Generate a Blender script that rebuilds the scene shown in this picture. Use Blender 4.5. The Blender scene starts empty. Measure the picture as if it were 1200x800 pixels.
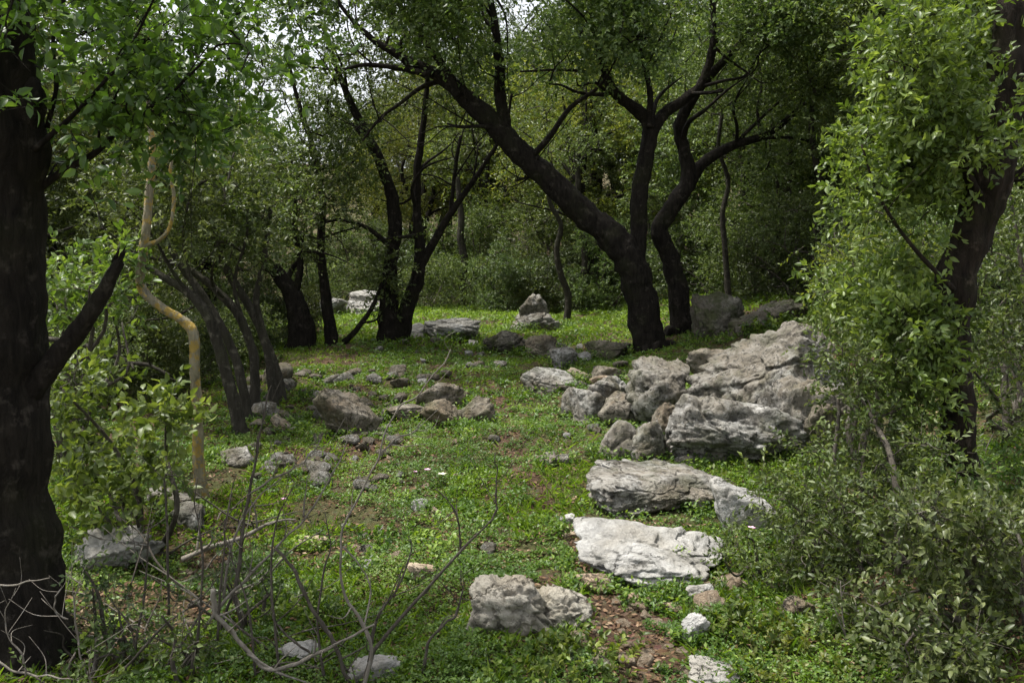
import bpy, math
import numpy as np
from mathutils import Vector

# ------------------------------------------------------------------ camera, sky, sun, exposure
scene = bpy.context.scene
COL = scene.collection
CAM_Z, FPX, HORIZON = 1.5, 1040.0, 290.0          # eye height, focal length in photo pixels, horizon row
PITCH = math.atan((400.0 - HORIZON) / FPX)
cam_data = bpy.data.cameras.new("camera")
cam_data.sensor_width = 36.0
cam_data.lens = 36.0 * FPX / 1200.0
cam_data.clip_start, cam_data.clip_end = 0.05, 2000.0
cam = bpy.data.objects.new("camera", cam_data)
cam.location = (0, 0, CAM_Z)
cam.rotation_euler = (math.pi / 2 - PITCH, 0, 0)
COL.objects.link(cam)
scene.camera = cam

SUN_DIR = Vector((-0.34, 0.06, 0.94)).normalized()
SUN_EL = math.asin(SUN_DIR.z)
SUN_AZ = math.atan2(SUN_DIR.x, SUN_DIR.y)
world = bpy.data.worlds.new("World")
scene.world = world
world.use_nodes = True
wn, wl = world.node_tree.nodes, world.node_tree.links
wn.clear()
sky = wn.new("ShaderNodeTexSky")
sky.sky_type = 'NISHITA'
sky.sun_disc = False
sky.sun_elevation = SUN_EL
sky.sun_rotation = SUN_AZ
sky.dust_density = 3.0
hs = wn.new("ShaderNodeHueSaturation")
hs.inputs['Saturation'].default_value = 0.22      # veiled, almost white sky
bg = wn.new("ShaderNodeBackground")
bg.inputs['Strength'].default_value = 0.115
wo = wn.new("ShaderNodeOutputWorld")
wl.new(sky.outputs[0], hs.inputs['Color'])
wl.new(hs.outputs[0], bg.inputs['Color'])
wl.new(bg.outputs[0], wo.inputs['Surface'])

sun_data = bpy.data.lights.new("sun", 'SUN')
sun_data.energy = 2.8
sun_data.angle = math.radians(5)
sun_data.color = (1.0, 0.96, 0.88)
sun = bpy.data.objects.new("sun", sun_data)
sun.rotation_euler = SUN_DIR.to_track_quat('Z', 'Y').to_euler()
sun.location = (0, 0, 30)
COL.objects.link(sun)

scene.view_settings.view_transform = 'Standard'
scene.view_settings.look = 'None'
scene.view_settings.gamma = 1.0
scene.view_settings.use_curve_mapping = False
scene.view_settings.exposure = 1.3

scene.render.engine = 'CYCLES'
cy = scene.cycles
cy.max_bounces = 6
cy.diffuse_bounces = 4
cy.glossy_bounces = 2
cy.transmission_bounces = 4
cy.transparent_max_bounces = 4
cy.sample_clamp_indirect = 3.0
cy.caustics_reflective = False
cy.caustics_refractive = False
cy.use_denoising = True
cy.use_adaptive_sampling = True
cy.adaptive_threshold = 0.02

# ------------------------------------------------------------------ numeric helpers
rng = np.random.default_rng(11)
def sstep(a, b, x):
    t = np.clip((x - a) / (b - a), 0, 1)
    return t * t * (3 - 2 * t)

_perm = np.random.default_rng(5).permutation(256)
_perm = np.concatenate([_perm, _perm, _perm])
_grad = np.random.default_rng(6).normal(size=(256, 3))
_grad /= np.linalg.norm(_grad, axis=1)[:, None]
def perlin(p):
    p = np.asarray(p, float)
    i = np.floor(p).astype(int)
    f = p - i
    i &= 255
    u = f * f * f * (f * (f * 6 - 15) + 10)
    out = 0
    for dx in (0, 1):
        for dy in (0, 1):
            for dz in (0, 1):
                h = _perm[_perm[_perm[i[..., 0] + dx] + i[..., 1] + dy] + i[..., 2] + dz] & 255
                d = f - np.array((dx, dy, dz))
                w = (u[..., 0] if dx else 1 - u[..., 0]) * (u[..., 1] if dy else 1 - u[..., 1]) * (u[..., 2] if dz else 1 - u[..., 2])
                out = out + w * (d * _grad[h]).sum(-1)
    return out * 1.6
def fbm(p, octaves=4, lac=2.1, gain=0.5):
    p = np.asarray(p, float)
    a, s = 1.0, 0
    for k in range(octaves):
        s = s + a * perlin(p + 17.3 * k)
        p = p * lac
        a *= gain
    return s
def unit(v):
    return v / np.maximum(np.linalg.norm(v, axis=-1, keepdims=True), 1e-9)

# the lie of the land: a nearly flat clearing, a bank on the right, a wooded slope behind
def land(x, y):
    x = np.asarray(x, float); y = np.asarray(y, float)
    z = 0.10 * fbm(np.stack([x * 0.35, y * 0.35, 0 * x], -1), 3)
    z = z * sstep(1.5, 4, np.hypot(x, y))
    z = z + 0.055 * fbm(np.stack([x * 1.7, y * 1.7, 0 * x + 9], -1), 4)
    z = z + 0.75 * sstep(1.2, 4.5, x) * sstep(4.5, 8.5, y)
    z = z + 0.10 * np.clip(y - 22, 0, None) * sstep(20, 34, y)
    z = z - 0.25 * sstep(-2.5, -6, x) * sstep(5, 8, y)
    z = z + 0.05 * np.clip(np.abs(x) - 14, 0, None)
    return np.where(z > 24, 24 + (z - 24) * 0.1, z)

CP, SP = math.cos(PITCH), math.sin(PITCH)
def ray(px, py):
    u, v = (px - 600.0) / FPX, (400.0 - py) / FPX
    return np.array((u, CP + v * SP, -SP + v * CP))
def at(px, py, Y):
    d = ray(px, py)
    return np.array((0, 0, CAM_Z)) + d * (Y / d[1])
def gnd(px, py):
    d = ray(px, py)
    t0, o = 1.0, np.array((0, 0, CAM_Z))
    ts = np.linspace(1.0, 60.0, 3000)
    P = o + ts[:, None] * d
    below = P[:, 2] < land(P[:, 0], P[:, 1])
    k = int(np.argmax(below)) if below.any() else len(ts) - 1
    return P[k]
def on_land(x, y, dz=0.0):
    return np.array((x, y, float(land(x, y)) + dz))

# ------------------------------------------------------------------ mesh helpers
class MB:
    """collects vertices, triangles and quads for one mesh"""
    def __init__(self):
        self.v, self.t, self.q, self.r, self.n = [], [], [], [], 0
    def add(self, v, tris=None, quads=None, rnd=None):
        v = np.asarray(v, float)
        if tris is not None and len(tris): self.t.append(np.asarray(tris) + self.n)
        if quads is not None and len(quads): self.q.append(np.asarray(quads) + self.n)
        self.v.append(v)
        self.r.append(np.zeros(len(v)) if rnd is None else np.asarray(rnd, float))
        self.n += len(v)
    def mesh(self, name, origin=(0, 0, 0), smooth=False):
        v = np.concatenate(self.v) - np.asarray(origin, float)
        t = np.concatenate(self.t) if self.t else np.zeros((0, 3), int)
        q = np.concatenate(self.q) if self.q else np.zeros((0, 4), int)
        me = bpy.data.meshes.new(name)
        me.vertices.add(len(v))
        me.vertices.foreach_set("co", v.astype(np.float32).ravel())
        me.loops.add(t.size + q.size)
        me.loops.foreach_set("vertex_index", np.concatenate([t.ravel(), q.ravel()]).astype(np.int32))
        me.polygons.add(len(t) + len(q))
        ls = np.concatenate([np.arange(len(t)) * 3, t.size + np.arange(len(q)) * 4]).astype(np.int32)
        me.polygons.foreach_set("loop_start", ls)
        me.update(calc_edges=True)
        if smooth:
            me.polygons.foreach_set("use_smooth", np.ones(len(me.polygons), bool))
        a = me.attributes.new("rnd", 'FLOAT', 'POINT')
        a.data.foreach_set("value", np.concatenate(self.r).astype(np.float32))
        me.validate()
        return me

def obj(name, mb, mat, parent=None, origin=(0, 0, 0), smooth=False):
    me = mb.mesh(name, origin, smooth)
    me.materials.append(mat)
    o = bpy.data.objects.new(name, me)
    COL.objects.link(o)
    if parent is not None: o.parent = parent
    else: o.location = origin
    return o
def obj_crown(name, lm, leaf, bm, bark, parent, origin=(0, 0, 0)):
    """one crown mesh: the leaves and the twigs they sit on"""
    mb = MB()
    nl = sum(len(a) for a in lm.t), sum(len(a) for a in lm.q)
    nb = sum(len(a) for a in bm.t), sum(len(a) for a in bm.q)
    off = 0
    for m in (lm, bm):
        mb.v += m.v; mb.r += m.r
        mb.t += [a + off for a in m.t]; mb.q += [a + off for a in m.q]
        off += m.n
    mb.n = off
    me = mb.mesh(name, origin)
    me.materials.append(leaf); me.materials.append(bark)
    me.polygons.foreach_set("material_index", np.concatenate([np.zeros(nl[0]), np.ones(nb[0]), np.zeros(nl[1]), np.ones(nb[1])]).astype(np.int32))
    o = bpy.data.objects.new(name, me)
    COL.objects.link(o)
    o.parent = parent
    return o
def tag(o, label=None, cat=None, group=None, kind=None):
    if label: o["label"] = label
    if cat: o["category"] = cat
    if group: o["group"] = group
    if kind: o["kind"] = kind
    return o
def thing(name, loc, label, cat, group=None):
    o = bpy.data.objects.new(name, None)
    o.empty_display_size = 0.2
    o.location = tuple(loc)
    COL.objects.link(o)
    return tag(o, label, cat, group)
def dup(root, loc, rz, sc, label=None, group=None):
    r = root.copy(); COL.objects.link(r)
    r.location = tuple(loc); r.rotation_euler = (0, 0, rz); r.scale = sc
    if label: r["label"] = label
    if group: r["group"] = group
    for ch in list(root.children):
        c = ch.copy(); COL.objects.link(c); c.parent = r
    return r

def catmull(P, R, per=6):
    P = np.asarray(P, float); R = np.asarray(R, float)
    A = np.concatenate([P, R[:, None]], 1)
    A = np.vstack([2 * A[0] - A[1], A, 2 * A[-1] - A[-2]])
    out = []
    for i in range(1, len(A) - 2):
        p0, p1, p2, p3 = A[i - 1], A[i], A[i + 1], A[i + 2]
        for t in np.linspace(0, 1, per, endpoint=False):
            out.append(0.5 * ((2 * p1) + (-p0 + p2) * t + (2 * p0 - 5 * p1 + 4 * p2 - p3) * t * t + (-p0 + 3 * p1 - 3 * p2 + p3) * t ** 3))
    out.append(A[-2])
    out = np.array(out)
    return out[:, :3], np.maximum(out[:, 3], 0.0008)

def tube(mb, P, R, sides=10, per=6, lump=0.12, freq=None, wob=0.0, ribs=0.0, rnd=0.0):
    P, R = catmull(P, R, per)
    n = len(P)
    if wob:
        P = P + wob * np.stack([fbm(P * 2.3 + 31, 2), fbm(P * 2.3 + 57, 2), fbm(P * 2.3 + 83, 2)], -1) * np.clip(R / R.max(), 0.2, 1)[:, None]
    T = unit(np.gradient(P, axis=0))
    ref = np.array((1.0, 0, 0)) if abs(T[0][0]) < 0.8 else np.array((0, 1.0, 0))
    N = unit(np.cross(T[0], ref))
    rings, ang = [], np.linspace(0, 2 * np.pi, sides, endpoint=False)
    for k in range(n):
        N = unit(N - T[k] * np.dot(N, T[k]))
        B = np.cross(T[k], N)
        rings.append(P[k] + R[k] * (np.cos(ang)[:, None] * N + np.sin(ang)[:, None] * B))
    V = np.array(rings)
    if lump:
        fr = freq or 0.9 / max(R.mean(), 1e-3)
        d = lump * fbm(V * fr, 3)
        if ribs:
            d = d + ribs * np.abs(perlin(np.stack([V[..., 0] * fr * 2.6, V[..., 1] * fr * 2.6, V[..., 2] * fr * 0.35], -1)))
        V = P[:, None] + (V - P[:, None]) * (1 + d)[..., None]
    V = V.reshape(-1, 3)
    i = np.arange(n - 1)[:, None] * sides
    a = np.arange(sides)[None]
    b = (a + 1) % sides
    Q = np.stack([i + a, i + b, i + sides + b, i + sides + a], -1).reshape(-1, 4)
    V = np.vstack([V, P[-1] + T[-1] * R[-1] * 0.7, P[0]])
    e = (n - 1) * sides
    tr = [(e + k, e + (k + 1) % sides, len(V) - 2) for k in range(sides)] + [((k + 1) % sides, k, len(V) - 1) for k in range(sides)]
    mb.add(V, tr, Q, np.full(len(V), rnd))
    return P, R

def leaf_mesh(mb, pos, axis, nrm, length, width, hi=False, fold=0.25, bend=0.15, rnd=None, r=rng):
    """leaf blades: pos base point, axis along the midrib, nrm upper side"""
    m = len(pos)
    axis = unit(axis)
    side = unit(np.cross(axis, nrm))
    nrm = np.cross(side, axis)
    L, W = np.broadcast_to(length, m)[:, None], np.broadcast_to(width, m)[:, None]
    rv = r.random(m) if rnd is None else rnd
    if not hi:
        b = pos
        t = pos + axis * L - nrm * L * bend
        mid = pos + axis * L * 0.45
        l = mid - side * W * 0.5 + nrm * W * fold
        g = mid + side * W * 0.5 + nrm * W * fold
        V = np.stack([b, g, t, l], 1).reshape(-1, 3)
        k = np.arange(m)[:, None] * 4
        mb.add(V, np.concatenate([k + np.array((0, 1, 2)), k + np.array((0, 2, 3))]), None, np.repeat(rv, 4))
    else:
        m1 = pos + axis * L * 0.33 + nrm * L * 0.02
        m2 = pos + axis * L * 0.68 - nrm * L * bend * 0.35
        t = pos + axis * L - nrm * L * bend
        w1, w2, up = side * W * 0.48, side * W * 0.40, nrm * W * fold
        V = np.stack([pos, m1, m2, t, m1 + w1 + up, m2 + w2 + up * 0.8, m1 - w1 + up, m2 - w2 + up * 0.8], 1).reshape(-1, 3)
        k = np.arange(m)[:, None] * 8
        mb.add(V, np.concatenate([k + np.array(x) for x in ((0, 4, 1), (0, 1, 6), (2, 5, 3), (7, 2, 3))]),
               np.concatenate([k + np.array(x) for x in ((1, 4, 5, 2), (6, 1, 2, 7))]), np.repeat(rv, 8))

def twig_leaves(mb, starts, dirs, lens, per, L, W, hi=False, up=0.9, spread=0.9, r=rng, twig_mb=None, twig_r=0.0015, fold=0.2):
    m = len(starts)
    dirs = unit(dirs)
    t = (np.arange(per)[None] + r.random((m, per))) / per
    t = 0.12 + 0.9 * t
    sag = np.array((0, 0, -1.0)) * (t[..., None] ** 2) * lens[:, None, None] * 0.18
    pos = starts[:, None] + dirs[:, None] * (t * lens[:, None])[..., None] + sag
    rnd_v = unit(r.normal(size=(m, per, 3)))
    perp = unit(rnd_v - dirs[:, None] * (rnd_v * dirs[:, None]).sum(-1, keepdims=True))
    ax = unit(dirs[:, None] * (1.0 - 0.3 * spread) + perp * spread + np.array((0, 0, 0.1)))
    nr = unit(np.array((0, 0, 1.0)) * up + r.normal(size=(m, per, 3)) * 0.55)
    sz = r.uniform(0.65, 1.15, (m, per))
    rv = np.clip(0.5 + 0.22 * r.normal(size=(m, 1)) + 0.2 * r.normal(size=(m, per)), 0, 1)
    leaf_mesh(mb, pos.reshape(-1, 3), ax.reshape(-1, 3), nr.reshape(-1, 3), (L * sz).ravel(), (W * sz).ravel(), hi, fold=fold, rnd=rv.ravel(), r=r)
    if twig_mb is not None:
        e = starts + dirs * lens[:, None] + np.array((0, 0, -1.0)) * (lens * 0.18)[:, None]
        s1 = unit(np.cross(dirs, np.array((0.3, 0.2, 1.0))))
        s2 = np.cross(dirs, s1)
        V = np.stack([starts + s1 * twig_r, starts - s1 * twig_r * .5 + s2 * twig_r * .87, starts - s1 * twig_r * .5 - s2 * twig_r * .87, e], 1).reshape(-1, 3)
        k = np.arange(m)[:, None] * 4
        twig_mb.add(V, np.concatenate([k + np.array(x) for x in ((0, 1, 3), (1, 2, 3), (2, 0, 3))]))

def rand_ball(n, r=rng):
    return unit(r.normal(size=(n, 3))) * (r.random(n) ** (1 / 3))[:, None]

def crown(skel, centres, radii, leaf_mb, branch_mb, twigs=14, per=9, L=0.045, W=0.022, tl=0.28, hi=False, r=rng,
          link=True, sides=4, flat=0.75, up=0.9, twig_r=0.0016, link_r=(0.010, 0.006)):
    """foliage clumps hung on branches that grow from the skeleton points"""
    C = np.asarray(centres, float); Rr = np.asarray(radii, float)
    if link and len(skel):
        nodes = np.asarray(skel, float)
        d0 = np.array([np.min(np.linalg.norm(nodes - c, axis=1)) for c in C])
        for k in np.argsort(d0):
            c = C[k]
            d = np.linalg.norm(nodes - c, axis=1) + 0.6 * np.clip(nodes[:, 2] - c[2], 0, None)
            j = int(np.argmin(d))
            a = nodes[j]; dist = np.linalg.norm(c - a)
            if dist < 0.05: continue
            m1 = a * 0.66 + c * 0.34 + r.normal(size=3) * dist * 0.08 + np.array((0, 0, dist * 0.05))
            m2 = a * 0.33 + c * 0.67 + r.normal(size=3) * dist * 0.08 + np.array((0, 0, dist * 0.07))
            r0 = link_r[0] + link_r[1] * dist
            P, _ = tube(branch_mb, [a, m1, m2, c], [r0, r0 * 0.75, r0 * 0.5, r0 * 0.22], sides, 3, 0.0)
            nodes = np.vstack([nodes, P[2::2]])
    nt = np.maximum(3, (twigs * r.uniform(0.6, 1.4, len(C))).astype(int))
    idx = np.repeat(np.arange(len(C)), nt)
    off = rand_ball(len(idx), r)
    starts = C[idx] + off * Rr[idx][:, None] * np.array((0.75, 0.75, 0.75 * flat))
    dirs = unit(off * 1.0 + r.normal(size=off.shape) * 0.45 + np.array((0, 0, 0.15)))
    lens = tl * r.uniform(0.6, 1.2, len(idx))
    twig_leaves(leaf_mb, starts, dirs, lens, per, L, W, hi, up, r=r, twig_mb=branch_mb, twig_r=twig_r)

WS = [1.0]                                          # width scale for the traced stems
def px_path(pts):
    """[(px, py, Y, width in px)] -> world points and radii"""
    P = np.array([at(a, b, Y) for a, b, Y, w in pts])
    R = WS[0] * np.array([w * 0.5 / FPX * Y for a, b, Y, w in pts])
    return P, R
def px_clumps(n, x0, x1, y0, y1, Y0, Y1, r, keep=0.0, freq=0.9):
    out = []
    while len(out) < n:
        p = at(r.uniform(x0, x1), r.uniform(y0, y1), r.uniform(Y0, Y1))
        if fbm(p[None] * freq + 3.3, 2)[0] > keep: out.append(p)
    return np.array(out)

# ------------------------------------------------------------------ materials
def mat_new(name):
    m = bpy.data.materials.new(name)
    m.use_nodes = True
    nt = m.node_tree
    nt.nodes.clear()
    out = nt.nodes.new("ShaderNodeOutputMaterial")
    return m, nt.nodes, nt.links, out
def node(ns, t, **kw):
    n = ns.new(t)
    for k, v in kw.items():
        if k in n.inputs: n.inputs[k].default_value = v
        else: setattr(n, k, v)
    return n
def ramp(ns, stops, interp='LINEAR'):
    n = ns.new("ShaderNodeValToRGB")
    cr = n.color_ramp
    cr.interpolation = interp
    while len(cr.elements) < len(stops): cr.elements.new(0.5)
    for e, (p, c) in zip(cr.elements, stops):
        e.position = p
        e.color = (*c, 1) if len(c) == 3 else c
    return n
def noise(ns, ls, vec, scale, detail=5, rough=0.55, dist=0.0):
    n = node(ns, "ShaderNodeTexNoise", Scale=scale, Detail=detail, Roughness=rough, Distortion=dist)
    ls.new(vec, n.inputs['Vector'])
    return n
def mix(ns, ls, fac, a, b, blend='MIX'):
    n = ns.new("ShaderNodeMix"); n.data_type = 'RGBA'; n.blend_type = blend
    for s, i in ((fac, 0), (a, 6), (b, 7)):
        if hasattr(s, "links") or hasattr(s, "is_linked"): ls.new(s, n.inputs[i])
        elif isinstance(s, (int, float)): n.inputs[i].default_value = s
        else: n.inputs[i].default_value = (*s, 1)
    return n.outputs[2]

def leaf_material(name, dark, mid, light, trans, spec=0.35, rough=0.42, tmix=0.32):
    m, ns, ls, out = mat_new(name)
    at_ = node(ns, "ShaderNodeAttribute", attribute_name="rnd")
    oi = node(ns, "ShaderNodeObjectInfo")
    rp = ramp(ns, [(0.0, dark), (0.5, mid), (0.93, light), (1.0, tuple(min(1, c * 1.25) for c in light))])
    ls.new(at_.outputs['Fac'], rp.inputs[0])
    hv = node(ns, "ShaderNodeHueSaturation")
    mr = node(ns, "ShaderNodeMapRange"); mr.inputs[3].default_value = 0.485; mr.inputs[4].default_value = 0.515
    ls.new(oi.outputs['Random'], mr.inputs[0]); ls.new(mr.outputs[0], hv.inputs['Hue'])
    mv = node(ns, "ShaderNodeMapRange"); mv.inputs[3].default_value = 0.8; mv.inputs[4].default_value = 1.25
    ls.new(oi.outputs['Random'], mv.inputs[0]); ls.new(mv.outputs[0], hv.inputs['Value'])
    ls.new(rp.outputs[0], hv.inputs['Color'])
    pb = node(ns, "ShaderNodeBsdfPrincipled", Roughness=rough)
    pb.inputs['Specular IOR Level'].default_value = spec
    ls.new(hv.outputs[0], pb.inputs['Base Color'])
    tr = node(ns, "ShaderNodeBsdfTranslucent")
    tc = mix(ns, ls, 1.0, hv.outputs[0], trans, 'MULTIPLY')
    ls.new(tc, tr.inputs['Color'])
    mx = node(ns, "ShaderNodeMixShader"); mx.inputs[0].default_value = tmix
    ls.new(pb.outputs[0], mx.inputs[1]); ls.new(tr.outputs[0], mx.inputs[2])
    ls.new(mx.outputs[0], out.inputs['Surface'])
    return m

def bark_material(name, c0, c1, moss=(0.035, 0.045, 0.012), moss_amt=0.35, scale=1.0, bump=0.6, lichen=None):
    m, ns, ls, out = mat_new(name)
    tc = node(ns, "ShaderNodeTexCoord")
    mp = node(ns, "ShaderNodeMapping"); mp.inputs['Scale'].default_value = (1, 1, 0.22)
    ls.new(tc.outputs['Object'], mp.inputs[0])
    n1 = noise(ns, ls, mp.outputs[0], 26 * scale, 8, 0.65, 0.6)
    n2 = noise(ns, ls, tc.outputs['Object'], 3.0 * scale, 4)
    vo = node(ns, "ShaderNodeTexVoronoi", Scale=34 * scale); vo.feature = 'DISTANCE_TO_EDGE'
    wv = node(ns, "ShaderNodeVectorMath", operation='MULTIPLY_ADD'); wv.inputs[1].default_value = (0.09, 0.09, 0.09)
    ls.new(n1.outputs['Color'], wv.inputs[0]); ls.new(mp.outputs[0], wv.inputs[2])
    ls.new(wv.outputs[0], vo.inputs['Vector'])
    rp = ramp(ns, [(0.3, c0), (0.72, c1)])
    ls.new(n1.outputs[0], rp.inputs[0])
    mr = ramp(ns, [(0.52, (0, 0, 0)), (0.68, (moss_amt,) * 3)])
    ls.new(n2.outputs[0], mr.inputs[0])
    c = mix(ns, ls, mr.outputs[0], rp.outputs[0], moss)
    n9 = noise(ns, ls, tc.outputs['Object'], 12.0 * scale, 6, 0.7)
    fl = ramp(ns, [(0.56, (0, 0, 0)), (0.66, (0.45,) * 3)]); ls.new(n9.outputs[0], fl.inputs[0])
    c = mix(ns, ls, fl.outputs[0], c, tuple(min(0.3, x * 2.8 + 0.012) for x in c1))
    if lichen:
        n3 = noise(ns, ls, tc.outputs['Object'], 17.0, 7, 0.7)
        lr = ramp(ns, [(0.50, (0, 0, 0)), (0.56, (0.8,) * 3)])
        ls.new(n3.outputs[0], lr.inputs[0])
        c = mix(ns, ls, lr.outputs[0], c, lichen)
    pb = node(ns, "ShaderNodeBsdfPrincipled", Roughness=0.9)
    pb.inputs['Specular IOR Level'].default_value = 0.15
    ls.new(c, pb.inputs['Base Color'])
    mm = node(ns, "ShaderNodeMath", operation='MULTIPLY_ADD'); mm.inputs[1].default_value = 0.25
    er = ramp(ns, [(0.0, (0, 0, 0)), (0.18, (1, 1, 1))]); ls.new(vo.outputs['Distance'], er.inputs[0])
    ls.new(er.outputs[0], mm.inputs[0]); ls.new(n1.outputs[0], mm.inputs[2])
    bp = node(ns, "ShaderNodeBump", Strength=bump, Distance=0.045)
    ls.new(mm.outputs[0], bp.inputs['Height']); ls.new(bp.outputs[0], pb.inputs['Normal'])
    ls.new(pb.outputs[0], out.inputs['Surface'])
    return m

def rock_material(name, c0, c1, stain, stain_amt, pit_amt=0.7, moss_amt=0.0, crack=0.8, white=None, spots=0.8):
    m, ns, ls, out = mat_new(name)
    tc = node(ns, "ShaderNodeTexCoord"); oi = node(ns, "ShaderNodeObjectInfo")
    ad = node(ns, "ShaderNodeVectorMath", operation='ADD')
    sc = node(ns, "ShaderNodeVectorMath", operation='SCALE'); sc.inputs['Scale'].default_value = 40
    cb = node(ns, "ShaderNodeCombineXYZ")
    for k in range(3): ls.new(oi.outputs['Random'], cb.inputs[k])
    ls.new(cb.outputs[0], sc.inputs[0]); ls.new(tc.outputs['Object'], ad.inputs[0]); ls.new(sc.outputs[0], ad.inputs[1])
    v = ad.outputs[0]
    n1 = noise(ns, ls, v, 5.0, 8, 0.68, 0.3)
    n2 = noise(ns, ls, v, 11.0, 8, 0.7, 0.2)
    n3 = noise(ns, ls, v, 2.6, 4, 0.6, 0.5)
    rp = ramp(ns, [(0.40, c0), (0.58, c1)])
    ls.new(n1.outputs[0], rp.inputs[0])
    sp = ramp(ns, [(0.42, (pit_amt,) * 3), (0.5, (0, 0, 0))]); ls.new(n2.outputs[0], sp.inputs[0])
    c = mix(ns, ls, sp.outputs[0], rp.outputs[0], tuple(x * 0.34 for x in c0))
    if white:
        wr = ramp(ns, [(0.56, (0, 0, 0)), (0.66, (0.7,) * 3)]); 
        n5 = noise(ns, ls, v, 9.0, 6, 0.7); ls.new(n5.outputs[0], wr.inputs[0])
        c = mix(ns, ls, wr.outputs[0], c, white)
    st = ramp(ns, [(0.52, (0, 0, 0)), (0.66, (stain_amt,) * 3)]); ls.new(n3.outputs[0], st.inputs[0])
    c = mix(ns, ls, st.outputs[0], c, stain)
    # fissures: warped cell edges, broken up by noise
    wv = node(ns, "ShaderNodeVectorMath", operation='MULTIPLY_ADD')
    wv.inputs[1].default_value = (0.35, 0.35, 0.35)
    ls.new(n1.outputs['Color'], wv.inputs[0]); ls.new(v, wv.inputs[2])
    mp = node(ns, "ShaderNodeMapping"); mp.inputs['Scale'].default_value = (1.0, 1.5, 2.2); mp.inputs['Rotation'].default_value = (0.3, 0.4, 0.2)
    ls.new(wv.outputs[0], mp.inputs[0])
    vo = node(ns, "ShaderNodeTexVoronoi", Scale=2.6); vo.feature = 'DISTANCE_TO_EDGE'
    ls.new(mp.outputs[0], vo.inputs['Vector'])
    cr = ramp(ns, [(0.0, (crack,) * 3), (0.022, (0, 0, 0))]); ls.new(vo.outputs['Distance'], cr.inputs[0])
    n6 = noise(ns, ls, v, 3.1, 3, 0.6)
    cm = ramp(ns, [(0.50, (0, 0, 0)), (0.60, (1, 1, 1))]); ls.new(n6.outputs[0], cm.inputs[0])
    ck = mix(ns, ls, 1.0, cr.outputs[0], cm.outputs[0], 'MULTIPLY')
    c = mix(ns, ls, ck, c, (0.045, 0.038, 0.03))
    n7 = noise(ns, ls, v, 1.5, 5, 0.65, 0.8)
    pr = ramp(ns, [(0.42, (0, 0, 0)), (0.58, (0.6,) * 3)]); ls.new(n7.outputs[0], pr.inputs[0])
    c = mix(ns, ls, pr.outputs[0], c, tuple(0.62 * a + 0.38 * b for a, b in zip(c0, stain)))
    n8 = noise(ns, ls, v, 27.0, 5, 0.65)
    dk = ramp(ns, [(0.40, (spots,) * 3), (0.455, (0, 0, 0))]); ls.new(n8.outputs[0], dk.inputs[0])
    c = mix(ns, ls, dk.outputs[0], c, (0.05, 0.046, 0.04))
    if moss_amt:
        n4 = noise(ns, ls, v, 4.0, 6, 0.7)
        mo = ramp(ns, [(0.48, (0, 0, 0)), (0.6, (moss_amt,) * 3)]); ls.new(n4.outputs[0], mo.inputs[0])
        c = mix(ns, ls, mo.outputs[0], c, (0.045, 0.055, 0.018))
    pb = node(ns, "ShaderNodeBsdfPrincipled", Roughness=0.88)
    pb.inputs['Specular IOR Level'].default_value = 0.2
    ls.new(c, pb.inputs['Base Color'])
    a1 = node(ns, "ShaderNodeMath", operation='MULTIPLY_ADD'); a1.inputs[1].default_value = 0.45
    ls.new(n2.outputs[0], a1.inputs[0]); ls.new(n1.outputs[0], a1.inputs[2])
    a2 = node(ns, "ShaderNodeMath", operation='MULTIPLY_ADD'); a2.inputs[1].default_value = -0.5
    ls.new(ck, a2.inputs[0]); ls.new(a1.outputs[0], a2.inputs[2])
    bp = node(ns, "ShaderNodeBump", Strength=1.0, Distance=0.06)
    ls.new(a2.outputs[0], bp.inputs['Height']); ls.new(bp.outputs[0], pb.inputs['Normal'])
    ls.new(pb.outputs[0], out.inputs['Surface'])
    return m

def soil_material(name, greenish):
    m, ns, ls, out = mat_new(name)
    tc = node(ns, "ShaderNodeTexCoord"); v = tc.outputs['Object']
    n1 = noise(ns, ls, v, 1.1, 6, 0.6); n2 = noise(ns, ls, v, 45.0, 6, 0.7); n3 = noise(ns, ls, v, 9.0, 6, 0.65)
    vo = node(ns, "ShaderNodeTexVoronoi", Scale=38.0); ls.new(v, vo.inputs['Vector'])
    r1 = ramp(ns, [(0.3, (0.036, 0.024, 0.015)), (0.55, (0.070, 0.046, 0.029)), (0.75, (0.13, 0.09, 0.058))])
    ls.new(n2.outputs[0], r1.inputs[0])
    hl = node(ns, "ShaderNodeHueSaturation"); hl.inputs['Saturation'].default_value = 0.35; hl.inputs['Value'].default_value = 0.16
    ls.new(vo.outputs['Color'], hl.inputs['Color'])
    lt = mix(ns, ls, 1.0, hl.outputs[0], (1.0, 0.70, 0.46), 'MULTIPLY')
    fr = ramp(ns, [(0.42, (0, 0, 0)), (0.55, (0.75,) * 3)]); ls.new(n3.outputs[0], fr.inputs[0])
    c = mix(ns, ls, fr.outputs[0], r1.outputs[0], lt)
    if greenish:
        gr = ramp(ns, [(0.40, (0, 0, 0)), (0.55, (greenish,) * 3)]); ls.new(n1.outputs[0], gr.inputs[0])
        gc = ramp(ns, [(0.3, (0.028, 0.05, 0.012)), (0.7, (0.06, 0.10, 0.022))]); ls.new(n2.outputs[0], gc.inputs[0])
        c = mix(ns, ls, gr.outputs[0], c, gc.outputs[0])
    pb = node(ns, "ShaderNodeBsdfPrincipled", Roughness=0.95)
    pb.inputs['Specular IOR Level'].default_value = 0.1
    ls.new(c, pb.inputs['Base Color'])
    bp = node(ns, "ShaderNodeBump", Strength=0.9, Distance=0.03)
    ls.new(n2.outputs[0], bp.inputs['Height']); ls.new(bp.outputs[0], pb.inputs['Normal'])
    ls.new(pb.outputs[0], out.inputs['Surface'])
    return m

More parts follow.
